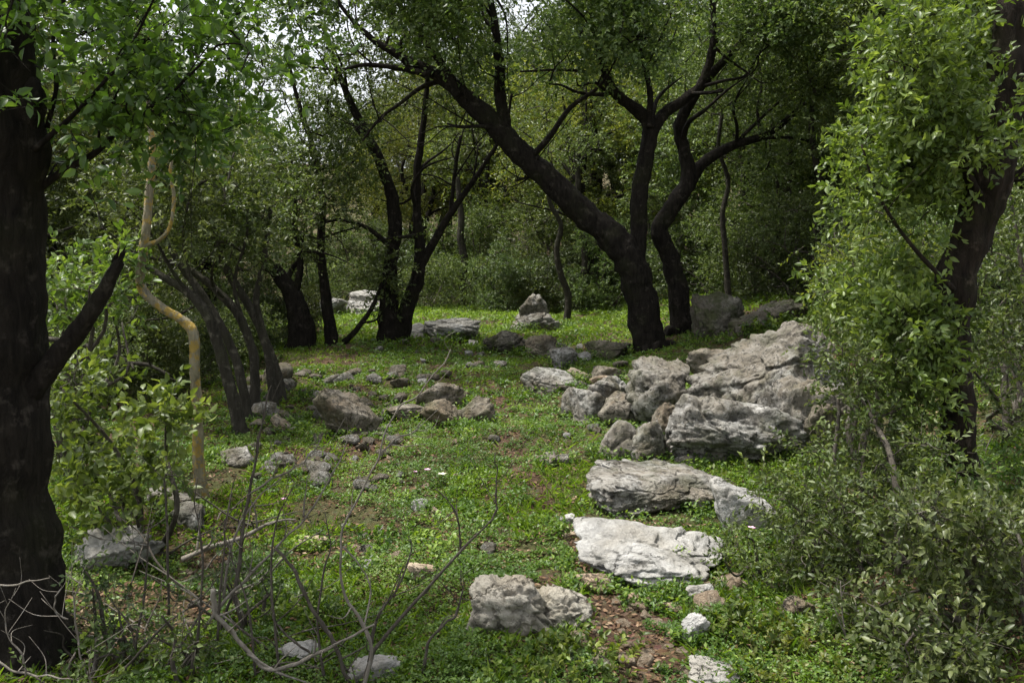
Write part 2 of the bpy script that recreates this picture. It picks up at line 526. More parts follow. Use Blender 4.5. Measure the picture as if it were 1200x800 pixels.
def plain_material(name, stops, rough=0.8, spec=0.2):
    m, ns, ls, out = mat_new(name)
    at_ = node(ns, "ShaderNodeAttribute", attribute_name="rnd")
    rp = ramp(ns, stops); ls.new(at_.outputs['Fac'], rp.inputs[0])
    pb = node(ns, "ShaderNodeBsdfPrincipled", Roughness=rough)
    pb.inputs['Specular IOR Level'].default_value = spec
    ls.new(rp.outputs[0], pb.inputs['Base Color'])
    ls.new(pb.outputs[0], out.inputs['Surface'])
    return m

M = {
    'oak_leaf': leaf_material("oak_leaf", (0.042, 0.066, 0.020), (0.082, 0.118, 0.036), (0.15, 0.185, 0.07), (1.5, 1.6, 0.7)),
    'dark_leaf': leaf_material("dark_leaf", (0.032, 0.052, 0.018), (0.062, 0.092, 0.032), (0.11, 0.145, 0.06), (1.4, 1.5, 0.7)),
    'bright_leaf': leaf_material("bright_leaf", (0.045, 0.085, 0.016), (0.085, 0.145, 0.03), (0.15, 0.215, 0.055), (1.6, 1.6, 0.6), tmix=0.38, spec=0.4, rough=0.42),
    'shrub_leaf': leaf_material("shrub_leaf", (0.055, 0.095, 0.02), (0.11, 0.165, 0.04), (0.19, 0.25, 0.08), (1.6, 1.6, 0.6), spec=0.4, rough=0.42, tmix=0.4),
    'yellow_leaf': leaf_material("yellow_leaf", (0.06, 0.085, 0.018), (0.11, 0.14, 0.032), (0.18, 0.20, 0.065), (1.6, 1.5, 0.5), tmix=0.4),
    'glossy_leaf': leaf_material("glossy_leaf", (0.035, 0.065, 0.014), (0.065, 0.115, 0.025), (0.12, 0.18, 0.045), (1.6, 1.7, 0.6), spec=0.4, rough=0.4, tmix=0.35),
    'olive_leaf': leaf_material("olive_leaf", (0.040, 0.064, 0.018), (0.078, 0.112, 0.030), (0.14, 0.178, 0.062), (1.5, 1.5, 0.6), spec=0.35, rough=0.45),
    'herb': leaf_material("herb", (0.035, 0.062, 0.014), (0.075, 0.125, 0.024), (0.165, 0.215, 0.045), (1.5, 1.6, 0.5), spec=0.3, tmix=0.35),
    'grass': leaf_material("grass", (0.06, 0.11, 0.016), (0.11, 0.18, 0.025), (0.19, 0.26, 0.04), (1.5, 1.6, 0.5), spec=0.3, tmix=0.4),
    'bark': bark_material("bark", (0.005, 0.0042, 0.0034), (0.030, 0.025, 0.020), moss=(0.028, 0.032, 0.011)),
    'bark_grey': bark_material("bark_grey", (0.02, 0.018, 0.014), (0.065, 0.059, 0.046), moss_amt=0.4),
    'bark_red': bark_material("bark_red", (0.007, 0.0055, 0.0042), (0.042, 0.032, 0.024), moss_amt=0.3),
    'bark_lichen': bark_material("bark_lichen", (0.16, 0.14, 0.095), (0.38, 0.34, 0.235), moss=(0.10, 0.11, 0.04), moss_amt=0.6, bump=0.7, lichen=(0.46, 0.31, 0.06)),
    'twig': bark_material("twig", (0.04, 0.034, 0.028), (0.11, 0.097, 0.08), moss_amt=0.1, scale=2.0, bump=0.3),
    'twig_pale': bark_material("twig_pale", (0.11, 0.098, 0.082), (0.25, 0.225, 0.19), moss_amt=0.05, scale=2.0, bump=0.3),
    'rock_white': rock_material("rock_white", (0.29, 0.285, 0.27), (0.46, 0.455, 0.44), (0.26, 0.22, 0.15), 0.3, pit_amt=0.15, spots=0.25),
    'rock_grey': rock_material("rock_grey", (0.14, 0.134, 0.12), (0.34, 0.332, 0.31), (0.20, 0.15, 0.085), 0.4, pit_amt=0.75, moss_amt=0.35, white=(0.46, 0.455, 0.44)),
    'rock_brown': rock_material("rock_brown", (0.13, 0.115, 0.09), (0.27, 0.245, 0.205), (0.17, 0.12, 0.07), 0.6, pit_amt=0.6, moss_amt=0.4),
    'rock_moss': rock_material("rock_moss", (0.085, 0.078, 0.062), (0.17, 0.16, 0.135), (0.10, 0.075, 0.045), 0.5, pit_amt=0.6, moss_amt=0.75),
    'rock_pitted': rock_material("rock_pitted", (0.36, 0.34, 0.285), (0.55, 0.525, 0.46), (0.20, 0.14, 0.08), 0.4, pit_amt=0.8, spots=0.5, moss_amt=0.15),
    'rock_tan': rock_material("rock_tan", (0.32, 0.25, 0.18), (0.48, 0.40, 0.30), (0.30, 0.19, 0.11), 0.4, pit_amt=0.3, spots=0.3),
    'soil': soil_material("soil", 0.45),
    'path_soil': soil_material("path_soil", 0.0),
    'litter': plain_material("litter", [(0.0, (0.04, 0.022, 0.012)), (0.5, (0.09, 0.05, 0.026)), (0.85, (0.17, 0.105, 0.06)), (1.0, (0.27, 0.20, 0.13))], 0.75),
    'petal_pink': plain_material("petal_pink", [(0.0, (0.62, 0.30, 0.48)), (1.0, (0.75, 0.50, 0.64))], 0.6),
    'petal_cream': plain_material("petal_cream", [(0.0, (0.72, 0.68, 0.50)), (1.0, (0.80, 0.76, 0.62))], 0.6),
    'stalk': plain_material("stalk", [(0.0, (0.14, 0.09, 0.05)), (1.0, (0.14, 0.09, 0.05))], 0.7),
}

# ------------------------------------------------------------------ ground
def build_ground():
    s = np.linspace(-1, 1, 321)
    xs = np.sinh(s * 5.0) / np.sinh(5.0) * 320
    t = np.linspace(0, 1, 381)
    ys = -12 + 26 * t + 420 * t ** 7
    ys = np.concatenate([[-120, -60, -30, -18], ys])
    X, Y = np.meshgrid(xs, ys)
    Z = land(X.ravel(), Y.ravel())
    mb = MB()
    nx, ny = len(xs), len(ys)
    i = np.arange(ny - 1)[:, None] * nx + np.arange(nx - 1)[None]
    Q = np.stack([i, i + 1, i + nx + 1, i + nx], -1).reshape(-1, 4)
    mb.add(np.stack([X.ravel(), Y.ravel(), Z], -1), None, Q)
    tag(obj("ground", mb, M['soil'], smooth=True), "woodland floor of brown soil under low herbs", "ground", kind='structure')
build_ground()

PATH = np.array([gnd(*p)[:2] for p in ((735, 800), (745, 750), (720, 700), (690, 650), (640, 590), (605, 530), (590, 490), (580, 460), (560, 430))])
def path_line():
    P3 = np.column_stack([PATH, np.zeros(len(PATH))])
    P3 = np.vstack([[PATH[0][0] + 0.05, 1.5, 0], P3])
    W = np.array([0.26, 0.26, 0.22, 0.16, 0.06, 0.04, 0.12, 0.13, 0.06, 0.02])
    return catmull(P3, W, 10)
PL, PW = path_line()
def path_dist(x, y):
    d = np.full(np.shape(x), 9.0)
    for p, w in zip(PL, PW):
        d = np.minimum(d, np.hypot(x - p[0], y - p[1]) / w)
    return d
def build_path():
    mb = MB()
    n = 9
    T = unit(np.gradient(PL, axis=0)); S = np.stack([T[:, 1], -T[:, 0]], -1)
    V = []
    for k in range(len(PL)):
        for j in range(n):
            u = (j / (n - 1) - 0.5) * 2
            e = 1 + 0.55 * perlin(np.array([[PL[k][0] * 5 + (9 if u > 0 else 0), PL[k][1] * 5, 2.0]]))[0]
            q = PL[k][:2] + S[k] * u * PW[k] * e
            V.append((q[0], q[1], float(land(q[0], q[1])) + 0.005))
    i = np.arange(len(PL) - 1)[:, None] * n + np.arange(n - 1)[None]
    mb.add(V, None, np.stack([i, i + n, i + n + 1, i + 1], -1).reshape(-1, 4))
    tag(obj("path", mb, M['path_soil'], smooth=True), "narrow trodden path of bare brown soil through the herbs", "path", kind='structure')
build_path()

# ------------------------------------------------------------------ rocks
_ico = {}
def ico(sub):
    if sub not in _ico:
        import bmesh
        bm = bmesh.new()
        bmesh.ops.create_icosphere(bm, subdivisions=sub, radius=1)
        _ico[sub] = (np.array([v.co[:] for v in bm.verts]), np.array([[v.index for v in f.verts] for f in bm.faces]))
        bm.free()
    return _ico[sub]
ROCK_SPOTS = []
def rock_mb(w, d, h, seed, sub=5, planes=9, rough=0.11, pits=0.0, tilt=(0, 0), yaw=0.0, peak=None, cells=14, soft=34.0, strata=0.40, boxy=0.92):
    r = np.random.default_rng(seed)
    n, f = ico(sub)
    pn = unit(r.normal(size=(planes, 3)) * np.array((1, 1, 0.8)))
    pd = r.uniform(0.42, 0.95, planes)
    dots = n @ pn.T
    rad = np.where(dots > 0.05, pd[None] / np.maximum(dots, 0.05), 9.0)
    k = soft
    rad = -np.log(np.exp(-k * np.minimum(rad, 1.5)).sum(1) + np.exp(-k * 1.28)) / k
    v = n * rad[:, None]
    # broken into blocks: each block stands a little in or out, with a fissure between neighbours
    warp = 0.16 * np.stack([fbm(v * 2.2 + seed % 41, 2), fbm(v * 2.2 + seed % 43 + 9, 2), fbm(v * 2.2 + seed % 47 + 19, 2)], -1)
    st = np.array((1.0, 1.0, 1.7))
    S = unit(r.normal(size=(cells, 3))) * r.uniform(0.5, 1.0, (cells, 1))
    D = np.linalg.norm(((v + warp)[:, None] - S[None]) * st, axis=2)
    o2 = np.sort(D, 1); gap = o2[:, 1] - o2[:, 0]
    blk = r.uniform(-1, 1, cells)[np.argmin(D, 1)]
    edge = sstep(0.10, 0.0, gap)
    C2 = unit(r.normal(size=(80, 3))) * r.uniform(0.75, 1.05, (80, 1))
    vw = v + warp * 0.5 + 0.03 * np.stack([fbm(v * 7 + 3, 2), fbm(v * 7 + 13, 2), fbm(v * 7 + 23, 2)], -1)
    j2 = np.argmin((C2 * C2).sum(1)[None] - 2 * vw @ C2.T, axis=1)
    G2 = r.normal(size=(80, 3)) * 1.5
    chip = ((v - C2[j2]) * G2[j2]).sum(1)
    lo = fbm(v * 1.5 + seed % 97, 3)
    mid = 0.35 - 1.3 * np.abs(fbm(v * 3.6 + seed % 53, 4))
    fine = fbm(v * 15.0 + seed % 59, 3)
    rid = np.abs(fbm(v * np.array((1.4, 1.4, 5.5)) + warp * 2 + seed % 31, 3))
    v = v * (1 + rough * (0.9 * lo + 0.55 * mid + 0.22 * fine + 0.55 * np.clip(chip, -0.5, 0.5) + 0.55 * blk * sstep(0.0, 0.06, gap) - 1.0 * edge - strata * np.clip(0.3 - rid, 0, 1)))[:, None]
    if pits:
        pz = fbm(v * 3.3 + 71, 4)
        v = v * (1 - pits * sstep(0.05, 0.4, pz))[:, None]
    mn, mx = v.min(0), v.max(0)
    v = (v - (mn + mx) / 2) / ((mx - mn) / 2)
    v = np.sign(v) * np.abs(v) ** boxy
    v = v * np.array((w / 2, d / 2, h / 2))
    if peak is not None:
        v[:, 2] += peak * v[:, 0] * np.clip(v[:, 2] / h + 0.5, 0, 1)
    tx, ty = tilt
    for ax, a in ((0, tx), (1, ty), (2, yaw)):
        c, s = math.cos(a), math.sin(a)
        i, j = [(1, 2), (2, 0), (0, 1)][ax]
        vi, vj = v[:, i].copy(), v[:, j].copy()
        v[:, i] = c * vi - s * vj; v[:, j] = s * vi + c * vj
    mb = MB()
    mb.add(v, f)
    return mb
N_ROCK = [100]
def rock(name, x0, x1, y0, y1, mat, label, cat="rock", Y=None, deep=0.8, lift=0.0, group=None, sub=5, bury=0.22, hk=1.0, lobe=None, **kw):
    """a rock that fills the photo box x0..x1, y0..y1 and stands on the land below its lower edge"""
    xc = (x0 + x1) / 2
    g = gnd(xc, y1) if Y is None else at(xc, y1, Y)
    Y = g[1]
    w = (x1 - x0) / FPX * Y
    d = w * deep
    app = (y1 - y0) / FPX * Y
    phi = math.atan((max((y0 + y1) / 2, HORIZON + 10) - HORIZON) / FPX)
    w *= 1.08
    h = max(app * math.cos(phi) - d * math.sin(phi) * 0.5, 0.5 * app) * 1.08 * hk
    h /= (1 - bury)
    if w > 0.6 and sub == 5: sub = 6
    ROCK_SPOTS.append((g[0], Y, w, d))
    N_ROCK[0] += 1
    sc = (Y + d * 0.45) / Y
    c = np.array((g[0] * sc, Y + d * 0.45, g[2] + h * (0.5 - bury) + lift))
    mb = rock_mb(w, d, h, kw.pop('seed', N_ROCK[0] * 7 + 3), sub, **kw)
    if lobe:
        m2 = rock_mb(w * lobe[3], d * 0.8, h * 0.75, N_ROCK[0] * 5 + 1, sub, **kw)
        mb.v[0] = mb.v[0] * (0.78, 1, 1) - (w * 0.12, 0, 0)
        mb.add(m2.v[0] + np.array((w * lobe[0], d * lobe[1], h * lobe[2])), m2.t[0])
    o = obj(name, mb, M[mat], None, smooth=True)
    o.location = tuple(c)
    return tag(o, label, cat, group)

ROCKS = [
    ("boulder", 806, 1002, 392, 520, 'rock_grey', "biggest grey boulder, pitted and lichen-stained, rising against the right-hand shrub", dict(Y=6.5, seed=37, deep=0.8, bury=0.12, planes=8, rough=0.14, peak=0.16, hk=1.12, cells=18, soft=50)),
    ("boulder", 774, 950, 476, 562, 'rock_grey', "long grey slab boulder tucked under the biggest boulder", dict(Y=5.95, seed=41, deep=0.6, rough=0.13, bury=0.12, hk=1.15, tilt=(0, 0.16), planes=7, soft=50)),
    ("boulder", 772, 858, 452, 556, 'rock_grey', "steep grey block leaning at the left end of the biggest boulder", dict(Y=6.0, seed=91, deep=0.8, rough=0.13, planes=7, soft=50, peak=0.3, tilt=(0.1, -0.15))),
    ("boulder", 868, 992, 440, 556, 'rock_grey', "fissured grey block under the right half of the biggest boulder", dict(Y=6.15, seed=58, deep=0.7, rough=0.14, planes=8, soft=50)),
    ("rock", 760, 812, 470, 520, 'rock_brown', "dark brown rock filling the gap behind the pointed blue-grey rock", dict(Y=6.6, seed=14)),
    ("rock", 690, 735, 440, 470, 'rock_grey', "grey rock peeping over the top left of the boulder pile", dict(Y=7.6, seed=66)),
    ("boulder", 733, 808, 426, 499, 'rock_grey', "rounded tan-grey boulder perched left of the biggest boulder", dict(Y=7.1, seed=19, deep=0.85, bury=0.1, hk=1.1, planes=8, soft=50, rough=0.13)),
    ("rock", 658, 712, 454, 499, 'rock_grey', "sloping grey rock at the left end of the boulder pile", {}),
    ("rock", 700, 752, 460, 503, 'rock_brown', "brown rock wedged in the boulder pile below the rounded boulder", dict(seed=77)),
    ("rock", 698, 752, 492, 541, 'rock_grey', "low broken grey rock in front of the brown wedged rock", {}),
    ("rock", 738, 784, 492, 545, 'rock_grey', "pointed blue-grey rock leaning on the long slab boulder", dict(peak=0.3)),
    ("rock_slab", 680, 848, 541, 610, 'rock_grey', "flat cracked grey slab with a dark overhang, above the white slab", dict(deep=0.95, rough=0.12, tilt=(0.16, 0.10), seed=33, bury=0.15, planes=7, boxy=0.95, hk=0.95, soft=50)),
    ("rock", 800, 842, 570, 602, 'rock_grey', "small angular grey rock between the flat slab and the rounded white rock", {}),
    ("rock", 833, 916, 563, 628, 'rock_white', "rounded white rock right of the flat cracked slab", dict(seed=29, soft=14, boxy=0.74, planes=12, hk=1.1)),
    ("rock_slab", 668, 862, 602, 690, 'rock_white', "broad white slab with a split down its middle beside the path", dict(deep=0.95, rough=0.10, seed=64, tilt=(0.14, -0.04), bury=0.2, planes=7, boxy=0.85, hk=0.95, soft=50)),
    ("rock", 543, 684, 656, 752, 'rock_pitted', "rough pitted cream rock with hollow dark underside in front of the path", dict(deep=0.65, pits=0.22, rough=0.15, seed=52, bury=0.18, hk=0.92, cells=10, planes=14, soft=16, lobe=(0.27, 0.02, -0.10, 0.6))),
    ("rock", 798, 830, 714, 757, 'rock_white', "pale upright stone at the edge of the lower right shrub", {}),
    ("rock", 803, 872, 770, 806, 'rock_white', "flat white rock at the bottom edge of the picture beside the path", {}),
    ("stone", 802, 837, 682, 706, 'rock_white', "small white stone just below the broad white slab", {}),
    ("stone", 671, 713, 671, 697, 'rock_tan', "flat tan stone on the path between cream rock and white slab", dict(rough=0.06)),
    ("stone", 734, 753, 691, 714, 'rock_tan', "small upright tan stone on the path", {}),
    ("stone", 770, 806, 704, 723, 'rock_tan', "pinkish tan stone lying right of the path", {}),
    ("stone", 477, 518, 656, 684, 'rock_tan', "cream stone in the herbs left of the pitted cream rock", {}),
    ("stone", 418, 441, 654, 673, 'rock_white', "small pale stone behind the bare twigs in the herbs", {}),
    ("rock", 408, 470, 766, 806, 'rock_white', "white rock at the bottom edge below the bare twigs", {}),
    ("rock", 322, 376, 746, 786, 'rock_white', "white rock behind the bent bare branch at lower left", {}),
    ("rock", 78, 192, 620, 676, 'rock_white', "pale flat weathered rock beside the big left trunk", dict(deep=0.6, rough=0.14, pits=0.1)),
    ("rock", 196, 243, 588, 624, 'rock_grey', "small grey rock at the foot of the yellow lichened stem", {}),
    ("rock", 168, 232, 572, 602, 'rock_grey', "low grey rock half hidden behind the left leafy shrub", {}),
    ("boulder", 372, 445, 453, 514, 'rock_brown', "brown rounded boulder standing alone left of the path", dict(seed=88)),
    ("rock", 488, 548, 448, 482, 'rock_brown', "brown-grey rock at the back of the cluster left of the path", {}),
    ("rock", 494, 542, 468, 504, 'rock_brown', "grey-brown rock at the front of the cluster left of the path", {}),
    ("rock", 538, 580, 465, 501, 'rock_brown', "leaning rock on the path side of the left rock cluster", dict(peak=0.3)),
    ("rock", 452, 500, 474, 494, 'rock_brown', "low rock between the brown boulder and the left rock cluster", {}),
    ("rock_slab", 610, 678, 432, 464, 'rock_grey', "flat blue-grey slab lying where the path fades into grass", dict(rough=0.06, tilt=(0, 0.1))),
    ("rock", 644, 676, 407, 434, 'rock_grey', "small upright grey rock behind the flat blue-grey slab", {}),
    ("rock", 566, 622, 387, 415, 'rock_moss', "dark brown rock at the left foot of the rock pile in the sunny grass", {}),
    ("rock", 596, 664, 363, 404, 'rock_grey', "big grey rock carrying the top stone in the grassy pile", dict(Y=15.5, hk=0.95)),
    ("rock", 609, 643, 349, 376, 'rock_grey', "round grey stone topping the rock pile in the sunny grass", dict(Y=15.7, bury=0.1, lift=0.0, hk=1.15)),
    ("rock", 614, 656, 392, 418, 'rock_brown', "squat brownish rock at the front of the grassy rock pile", {}),
    ("rock", 498, 562, 374, 399, 'rock_white', "long white rock in the bright grass at the back of the clearing", {}),
    ("rock", 472, 503, 379, 397, 'rock_white', "small white rock touching the long white rock in the grass", {}),
    ("rock", 411, 446, 346, 364, 'rock_white', "upper of two white rocks beside the twin-stemmed tree", dict(Y=20.5, bury=0.05, hk=1.3)),
    ("rock", 406, 448, 359, 387, 'rock_white', "lower of two white rocks beside the twin-stemmed tree", dict(Y=20, hk=1.2)),
    ("rock", 356, 408, 349, 366, 'rock_white', "long white rock between the dark leaning trunks at the back", dict(Y=20)),
    ("boulder", 812, 876, 345, 414, 'rock_moss', "dark mossy boulder just right of the second oak trunk", dict(Y=11.5)),
    ("boulder", 858, 960, 352, 404, 'rock_moss', "wide mossy boulder below the dark thicket behind the biggest boulder", dict(Y=10.8)),
    ("rock", 686, 738, 399, 422, 'rock_moss', "low mossy rock at the left of the main oak's base", {}),
    ("rock", 694, 728, 429, 452, 'rock_brown', "small brown rock in the grass above the boulder pile", {}),
    ("stone", 665, 690, 431, 447, 'rock_tan', "small tan stone right of the flat blue-grey slab", {}),
    ("rock", 804, 862, 408, 444, 'rock_brown', "low brown rock below the second oak, behind the rounded boulder", dict(Y=8.2)),
    ("rock", 944, 1000, 470, 515, 'rock_brown', "brown rock half covered by the right shrub beside the biggest boulder", dict(Y=5.7)),
    ("rock", 914, 952, 698, 728, 'rock_brown', "rounded brown stone half hidden at the lower edge of the right shrub", {}),
    ("stone", 628, 652, 529, 547, 'rock_grey', "left one of two small grey stones by the middle of the path", {}),
    ("stone", 647, 667, 531, 547, 'rock_grey', "right one of two small grey stones by the middle of the path", {}),
    ("stone", 654, 674, 601, 616, 'rock_white', "small white stone left of the broad white slab's upper corner", {}),
    ("stone", 657, 687, 619, 633, 'rock_tan', "flat cream stone left of the broad white slab", {}),
    ("stone", 342, 384, 626, 645, 'rock_tan', "flat tan stone lying among the herbs right of the dead sticks", {}),
    ("stone", 548, 580, 605, 618, 'rock_grey', "flat grey stone sunk in the herbs at the tip of the long bare twig", {}),
    ("rock", 704, 738, 538, 560, 'rock_brown', "brown stone under the left corner of the flat cracked slab", {}),
    ("stone", 684, 726, 764, 790, 'rock_brown', "dark flat stone behind the herb clump at the bottom", {}),
    ("rock", 316, 352, 486, 512, 'rock_brown', "brown stone right of the arching grey trunks", {}),
    ("rock", 356, 384, 458, 474, 'rock_grey', "grey stone behind the brown rounded boulder", {}),
    ("rock", 255, 300, 522, 548, 'rock_grey', "pale grey stone at the foot of the arching grey trunks", {}),
]
for nm, x0, x1, y0, y1, mt, lab, kw in ROCKS:
    rock(nm, x0, x1, y0, y1, mt, lab, **kw)

def scatter_stones():
    r = np.random.default_rng(77)
    protos = []
    for k in range(8):
        s = rock_mb(1, r.uniform(0.7, 1), r.uniform(0.45, 0.7), 900 + k * 13, 3, planes=8, rough=0.12)
        protos.append(s.mesh("stone", smooth=True))
    zones = [(290, 470, 435, 575, 100, ('rock_grey', 'rock_brown', 'rock_brown'), "small weathered stone among the rubble right of the arching grey trunks", "small stones in the rubble left of the path"),
             (660, 870, 680, 800, 44, ('rock_tan', 'rock_tan', 'rock_tan'), "small tan stone lying on bare soil at the lower path", "small stones on the lower path"),
             (650, 830, 425, 560, 44, ('rock_grey', 'rock_brown', 'rock_tan'), "small stone fallen among the boulder pile", "small stones in the boulder pile"),
             (400, 680, 500, 660, 26, ('rock_white', 'rock_grey', 'rock_tan'), "small stone sunk in the herbs in mid clearing", "small stones in the herbs"),
             (440, 740, 398, 450, 44, ('rock_grey', 'rock_brown', 'rock_white'), "small stone in the grass at the back of the clearing", "small stones in the back grass"),
             (110, 400, 640, 790, 24, ('rock_brown', 'rock_grey', 'rock_tan'), "small stone in the litter under the dead sticks", "small stones under the dead sticks")]
    for x0, x1, y0, y1, n, mats, lab, grp in zones:
        for _ in range(n):
            g = gnd(r.uniform(x0, x1), r.uniform(y0, y1))
            me = protos[r.integers(8)]
            mt = M[mats[r.integers(3)]]
            key = me.name + mt.name
            m2 = bpy.data.meshes.get("stone_" + key)
            if m2 is None:
                m2 = me.copy(); m2.name = "stone_" + key
                m2.materials.clear(); m2.materials.append(mt)
            o = bpy.data.objects.new("stone", m2)
            s = g[1] * r.uniform(6, 24) / FPX * (1.35 if x0 in (290, 660) else 1.0) * (1.3 if r.random() < 0.15 else 0.9)
            o.location = (g[0], g[1], float(land(g[0], g[1])) + s * 0.12)
            o.scale = (s, s, s)
            o.rotation_euler = (r.uniform(-.3, .3), r.uniform(-.3, .3), r.uniform(0, 6.28))
            COL.objects.link(o)
            tag(o, lab, "stone", grp)
scatter_stones()

# ------------------------------------------------------------------ trees traced from the photograph
def px_tree(name, label, base, parts, bark, leaf, clumps, radii, leafkw, seed, sides=14, cat="tree", root_flare=True, group=None, ws=1.0, sub=0, sub_len=1.4):
    r = np.random.default_rng(seed)
    WS[0] = ws
    P0, R0 = px_path(parts[0][1])
    origin = P0[0].copy()
    if base is not None: origin = base
    root = thing(name, origin, label, cat, group)
    skel = []
    for k, (pn, pts) in enumerate(parts):
        P, R = px_path(pts)
        mb = MB()
        if k == 0 and root_flare:       # run the foot of the trunk into the soil, with root flare
            P = np.vstack([P[0] + np.array((0, 0, -0.25)), P]); R = np.concatenate([[R[0] * 1.25], R])
        pp, rr = tube(mb, P, R, sides * 2 if k == 0 else sides, 10, 0.15, wob=0.05 * min(1, R.max() * 6), ribs=0.16 if k == 0 else 0.08)
        if k == 0 and root_flare and R[1] < 0.36:
            zb = float(land(P[1][0], P[1][1]))
            for a in r.uniform(0, 6.28, 5):
                d = np.array((math.cos(a), math.sin(a), 0)); q = R[1]
                tube(mb, [P[1] + np.array((0, 0, q * 0.9)) + d * q * 0.45, P[1] * (1, 1, 0) + (0, 0, zb + q * 0.22) + d * q * 0.85, P[1] * (1, 1, 0) + (0, 0, zb - q * 0.25) + d * q * 1.35],
                     [q * 0.38, q * 0.28, q * 0.12], 10, 6, 0.25)
        if pn == "broken_stub":          # splintered end
            e, dd, q = pp[-1], unit(pp[-1] - pp[-3]), rr[-1]
            for _ in range(5):
                o_ = r.normal(size=3) * q * 0.45
                tube(mb, [e + o_ - dd * q, e + o_ + dd * q * r.uniform(0.4, 1.0), e + o_ * 1.2 + dd * q * r.uniform(1.2, 2.6)], [q * 0.5, q * 0.35, q * 0.05], 5, 3, 0.3)
        obj(pn, mb, M[bark], root, origin, smooth=True)
        if sub and pn in ("limb", "branch", "trunk", "stem"):
            for i in r.choice(np.arange(len(pp) // (3 if k else 2), len(pp) - 1), min(sub, len(pp) // 3), replace=False):
                d = unit(pp[i + 1] - pp[i - 1])
                l = sub_len * r.uniform(0.5, 1.2)
                q = pp[i]; pts_ = [q]; dv = unit(d * 0.7 + r.normal(size=3) * 0.8 + np.array((0, -0.1, 0.35)))
                for _ in range(4):
                    dv = unit(dv + r.normal(size=3) * 0.35 + np.array((0, 0, 0.05)))
                    q = q + dv * l / 4; pts_.append(q)
                r0 = min(rr[i] * 0.5, 0.05)
                sb = MB()
                sp, _ = tube(sb, pts_, [r0, r0 * 0.8, r0 * 0.6, r0 * 0.4, r0 * 0.15], 6, 4, 0.15)
                obj("branch", sb, M[bark], root, origin, smooth=True)
                skel.append(sp[4:])
        if pn in ("trunk", "limb", "stem", "branch"):
            skel.append(pp[len(pp) // 3:] if k == 0 else pp)
    if clumps is not None and len(clumps):
        lm, bm = MB(), MB()
        crown(np.concatenate(skel), clumps, radii, lm, bm, r=r, **leafkw)
        obj_crown("crown", lm, M[leaf], bm, M[bark], root, origin)
    WS[0] = 1.0
    return root
def Yp(Y, pts):
    return [(a, b, Y, w) for a, b, w in pts]

r1 = np.random.default_rng(21)
# big dark trunk at the left edge, with its leafy sprays overhead
cl = np.vstack([px_clumps(12, -60, 75, -80, 95, 2.65, 2.95, r1, -0.2, 2.2), px_clumps(26, -140, 200, -110, 130, 2.9, 3.7, r1, -0.1, 2.2), px_clumps(40, 120, 330, -100, 110, 3.1, 4.0, r1, -0.1, 2.2), px_clumps(14, 60, 320, 40, 150, 3.2, 3.9, r1, -0.2, 2.2), px_clumps(12, 90, 225, 110, 195, 3.2, 3.7, r1, -0.2, 2.2)])
px_tree("oak_tree", "nearly black big trunk cut by the left picture edge, with a broken side stub", None, [
    ("trunk", Yp(3.25, [(0, 860, 300), (-2, 790, 232), (-2, 720, 184), (-2, 640, 154), (-6, 560, 138), (-8, 430, 132), (-4, 300, 124), (-8, 180, 126), (-14, 60, 108), (-30, -120, 90), (-40, -300, 70)])),
    ("broken_stub", Yp(3.25, [(24, 470, 40), (60, 425, 32), (92, 385, 26), (118, 345, 22), (140, 306, 15)])),
    ("broken_stub", Yp(3.25, [(5, 180, 60), (30, 140, 44), (38, 110, 34), (34, 90, 12)])),
    ("branch", Yp(3.3, [(40, 225, 13), (75, 200, 10), (110, 180, 9), (150, 143, 6), (200, 110, 4), (250, 60, 3)])),
    ("branch", Yp(3.2, [(40, 175, 9), (75, 145, 7), (110, 110, 5), (150, 60, 4), (180, 0, 3)])),
    ("branch", Yp(3.3, [(55, 150, 7), (66, 100, 6), (62, 50, 5), (75, 0, 5), (85, -60, 4)])),
], 'bark', 'glossy_leaf', cl, r1.uniform(0.14, 0.26, len(cl)), dict(twigs=9, per=8, L=0.052, W=0.025, tl=0.20, up=0.6, hi=True, link_r=(0.004, 0.004)), 31, sides=20, ws=0.80, sub=4, sub_len=0.7)

# ochre lichened stem
px_tree("lichened_stem", "crooked leafless stem coated in yellow-ochre lichen", None, [
    ("trunk", Yp(5.35, [(238, 582, 22), (234, 535, 18), (230, 468, 17), (228, 425, 16), (226, 392, 17), (214, 375, 15), (190, 361, 14), (170, 343, 15), (165, 320, 14), (168, 290, 14), (173, 250, 13), (177, 205, 13), (179, 170, 10), (174, 130, 6), (176, 100, 3)])),
    ("branch", Yp(5.35, [(172, 286, 9), (186, 281, 7), (199, 265, 6), (204, 232, 6), (199, 205, 5), (203, 180, 4), (208, 150, 2)])),
], 'bark_lichen', None, None, None, {}, 5, sides=14, ws=0.70)

# arching grey trunks
r1 = np.random.default_rng(22)
cl = np.vstack([px_clumps(40, 90, 320, 170, 290, 6.8, 9.0, r1, -0.05, 1.3), px_clumps(18, 110, 250, 320, 440, 8.4, 9.5, r1, -0.3)])
px_tree("arching_tree", "front one of two arching grey trunks behind the yellow lichened stem", None, [
    ("trunk", Yp(7.2, [(284, 518, 40), (276, 480, 30), (268, 448, 27), (256, 405, 26), (243, 370, 25), (222, 345, 21), (200, 330, 17), (170, 312, 12), (140, 300, 8)])),
    ("branch", Yp(7.3, [(236, 360, 12), (222, 320, 9), (215, 280, 7), (220, 240, 5)])),
], 'bark_grey', 'oak_leaf', cl, r1.uniform(0.22, 0.38, len(cl)), dict(twigs=28, per=11, L=0.05, W=0.024, tl=0.25), 32, ws=0.48, sub=3, sub_len=0.8)
cl = px_clumps(44, 190, 350, 140, 290, 7.8, 9.8, r1, -0.05, 1.3)
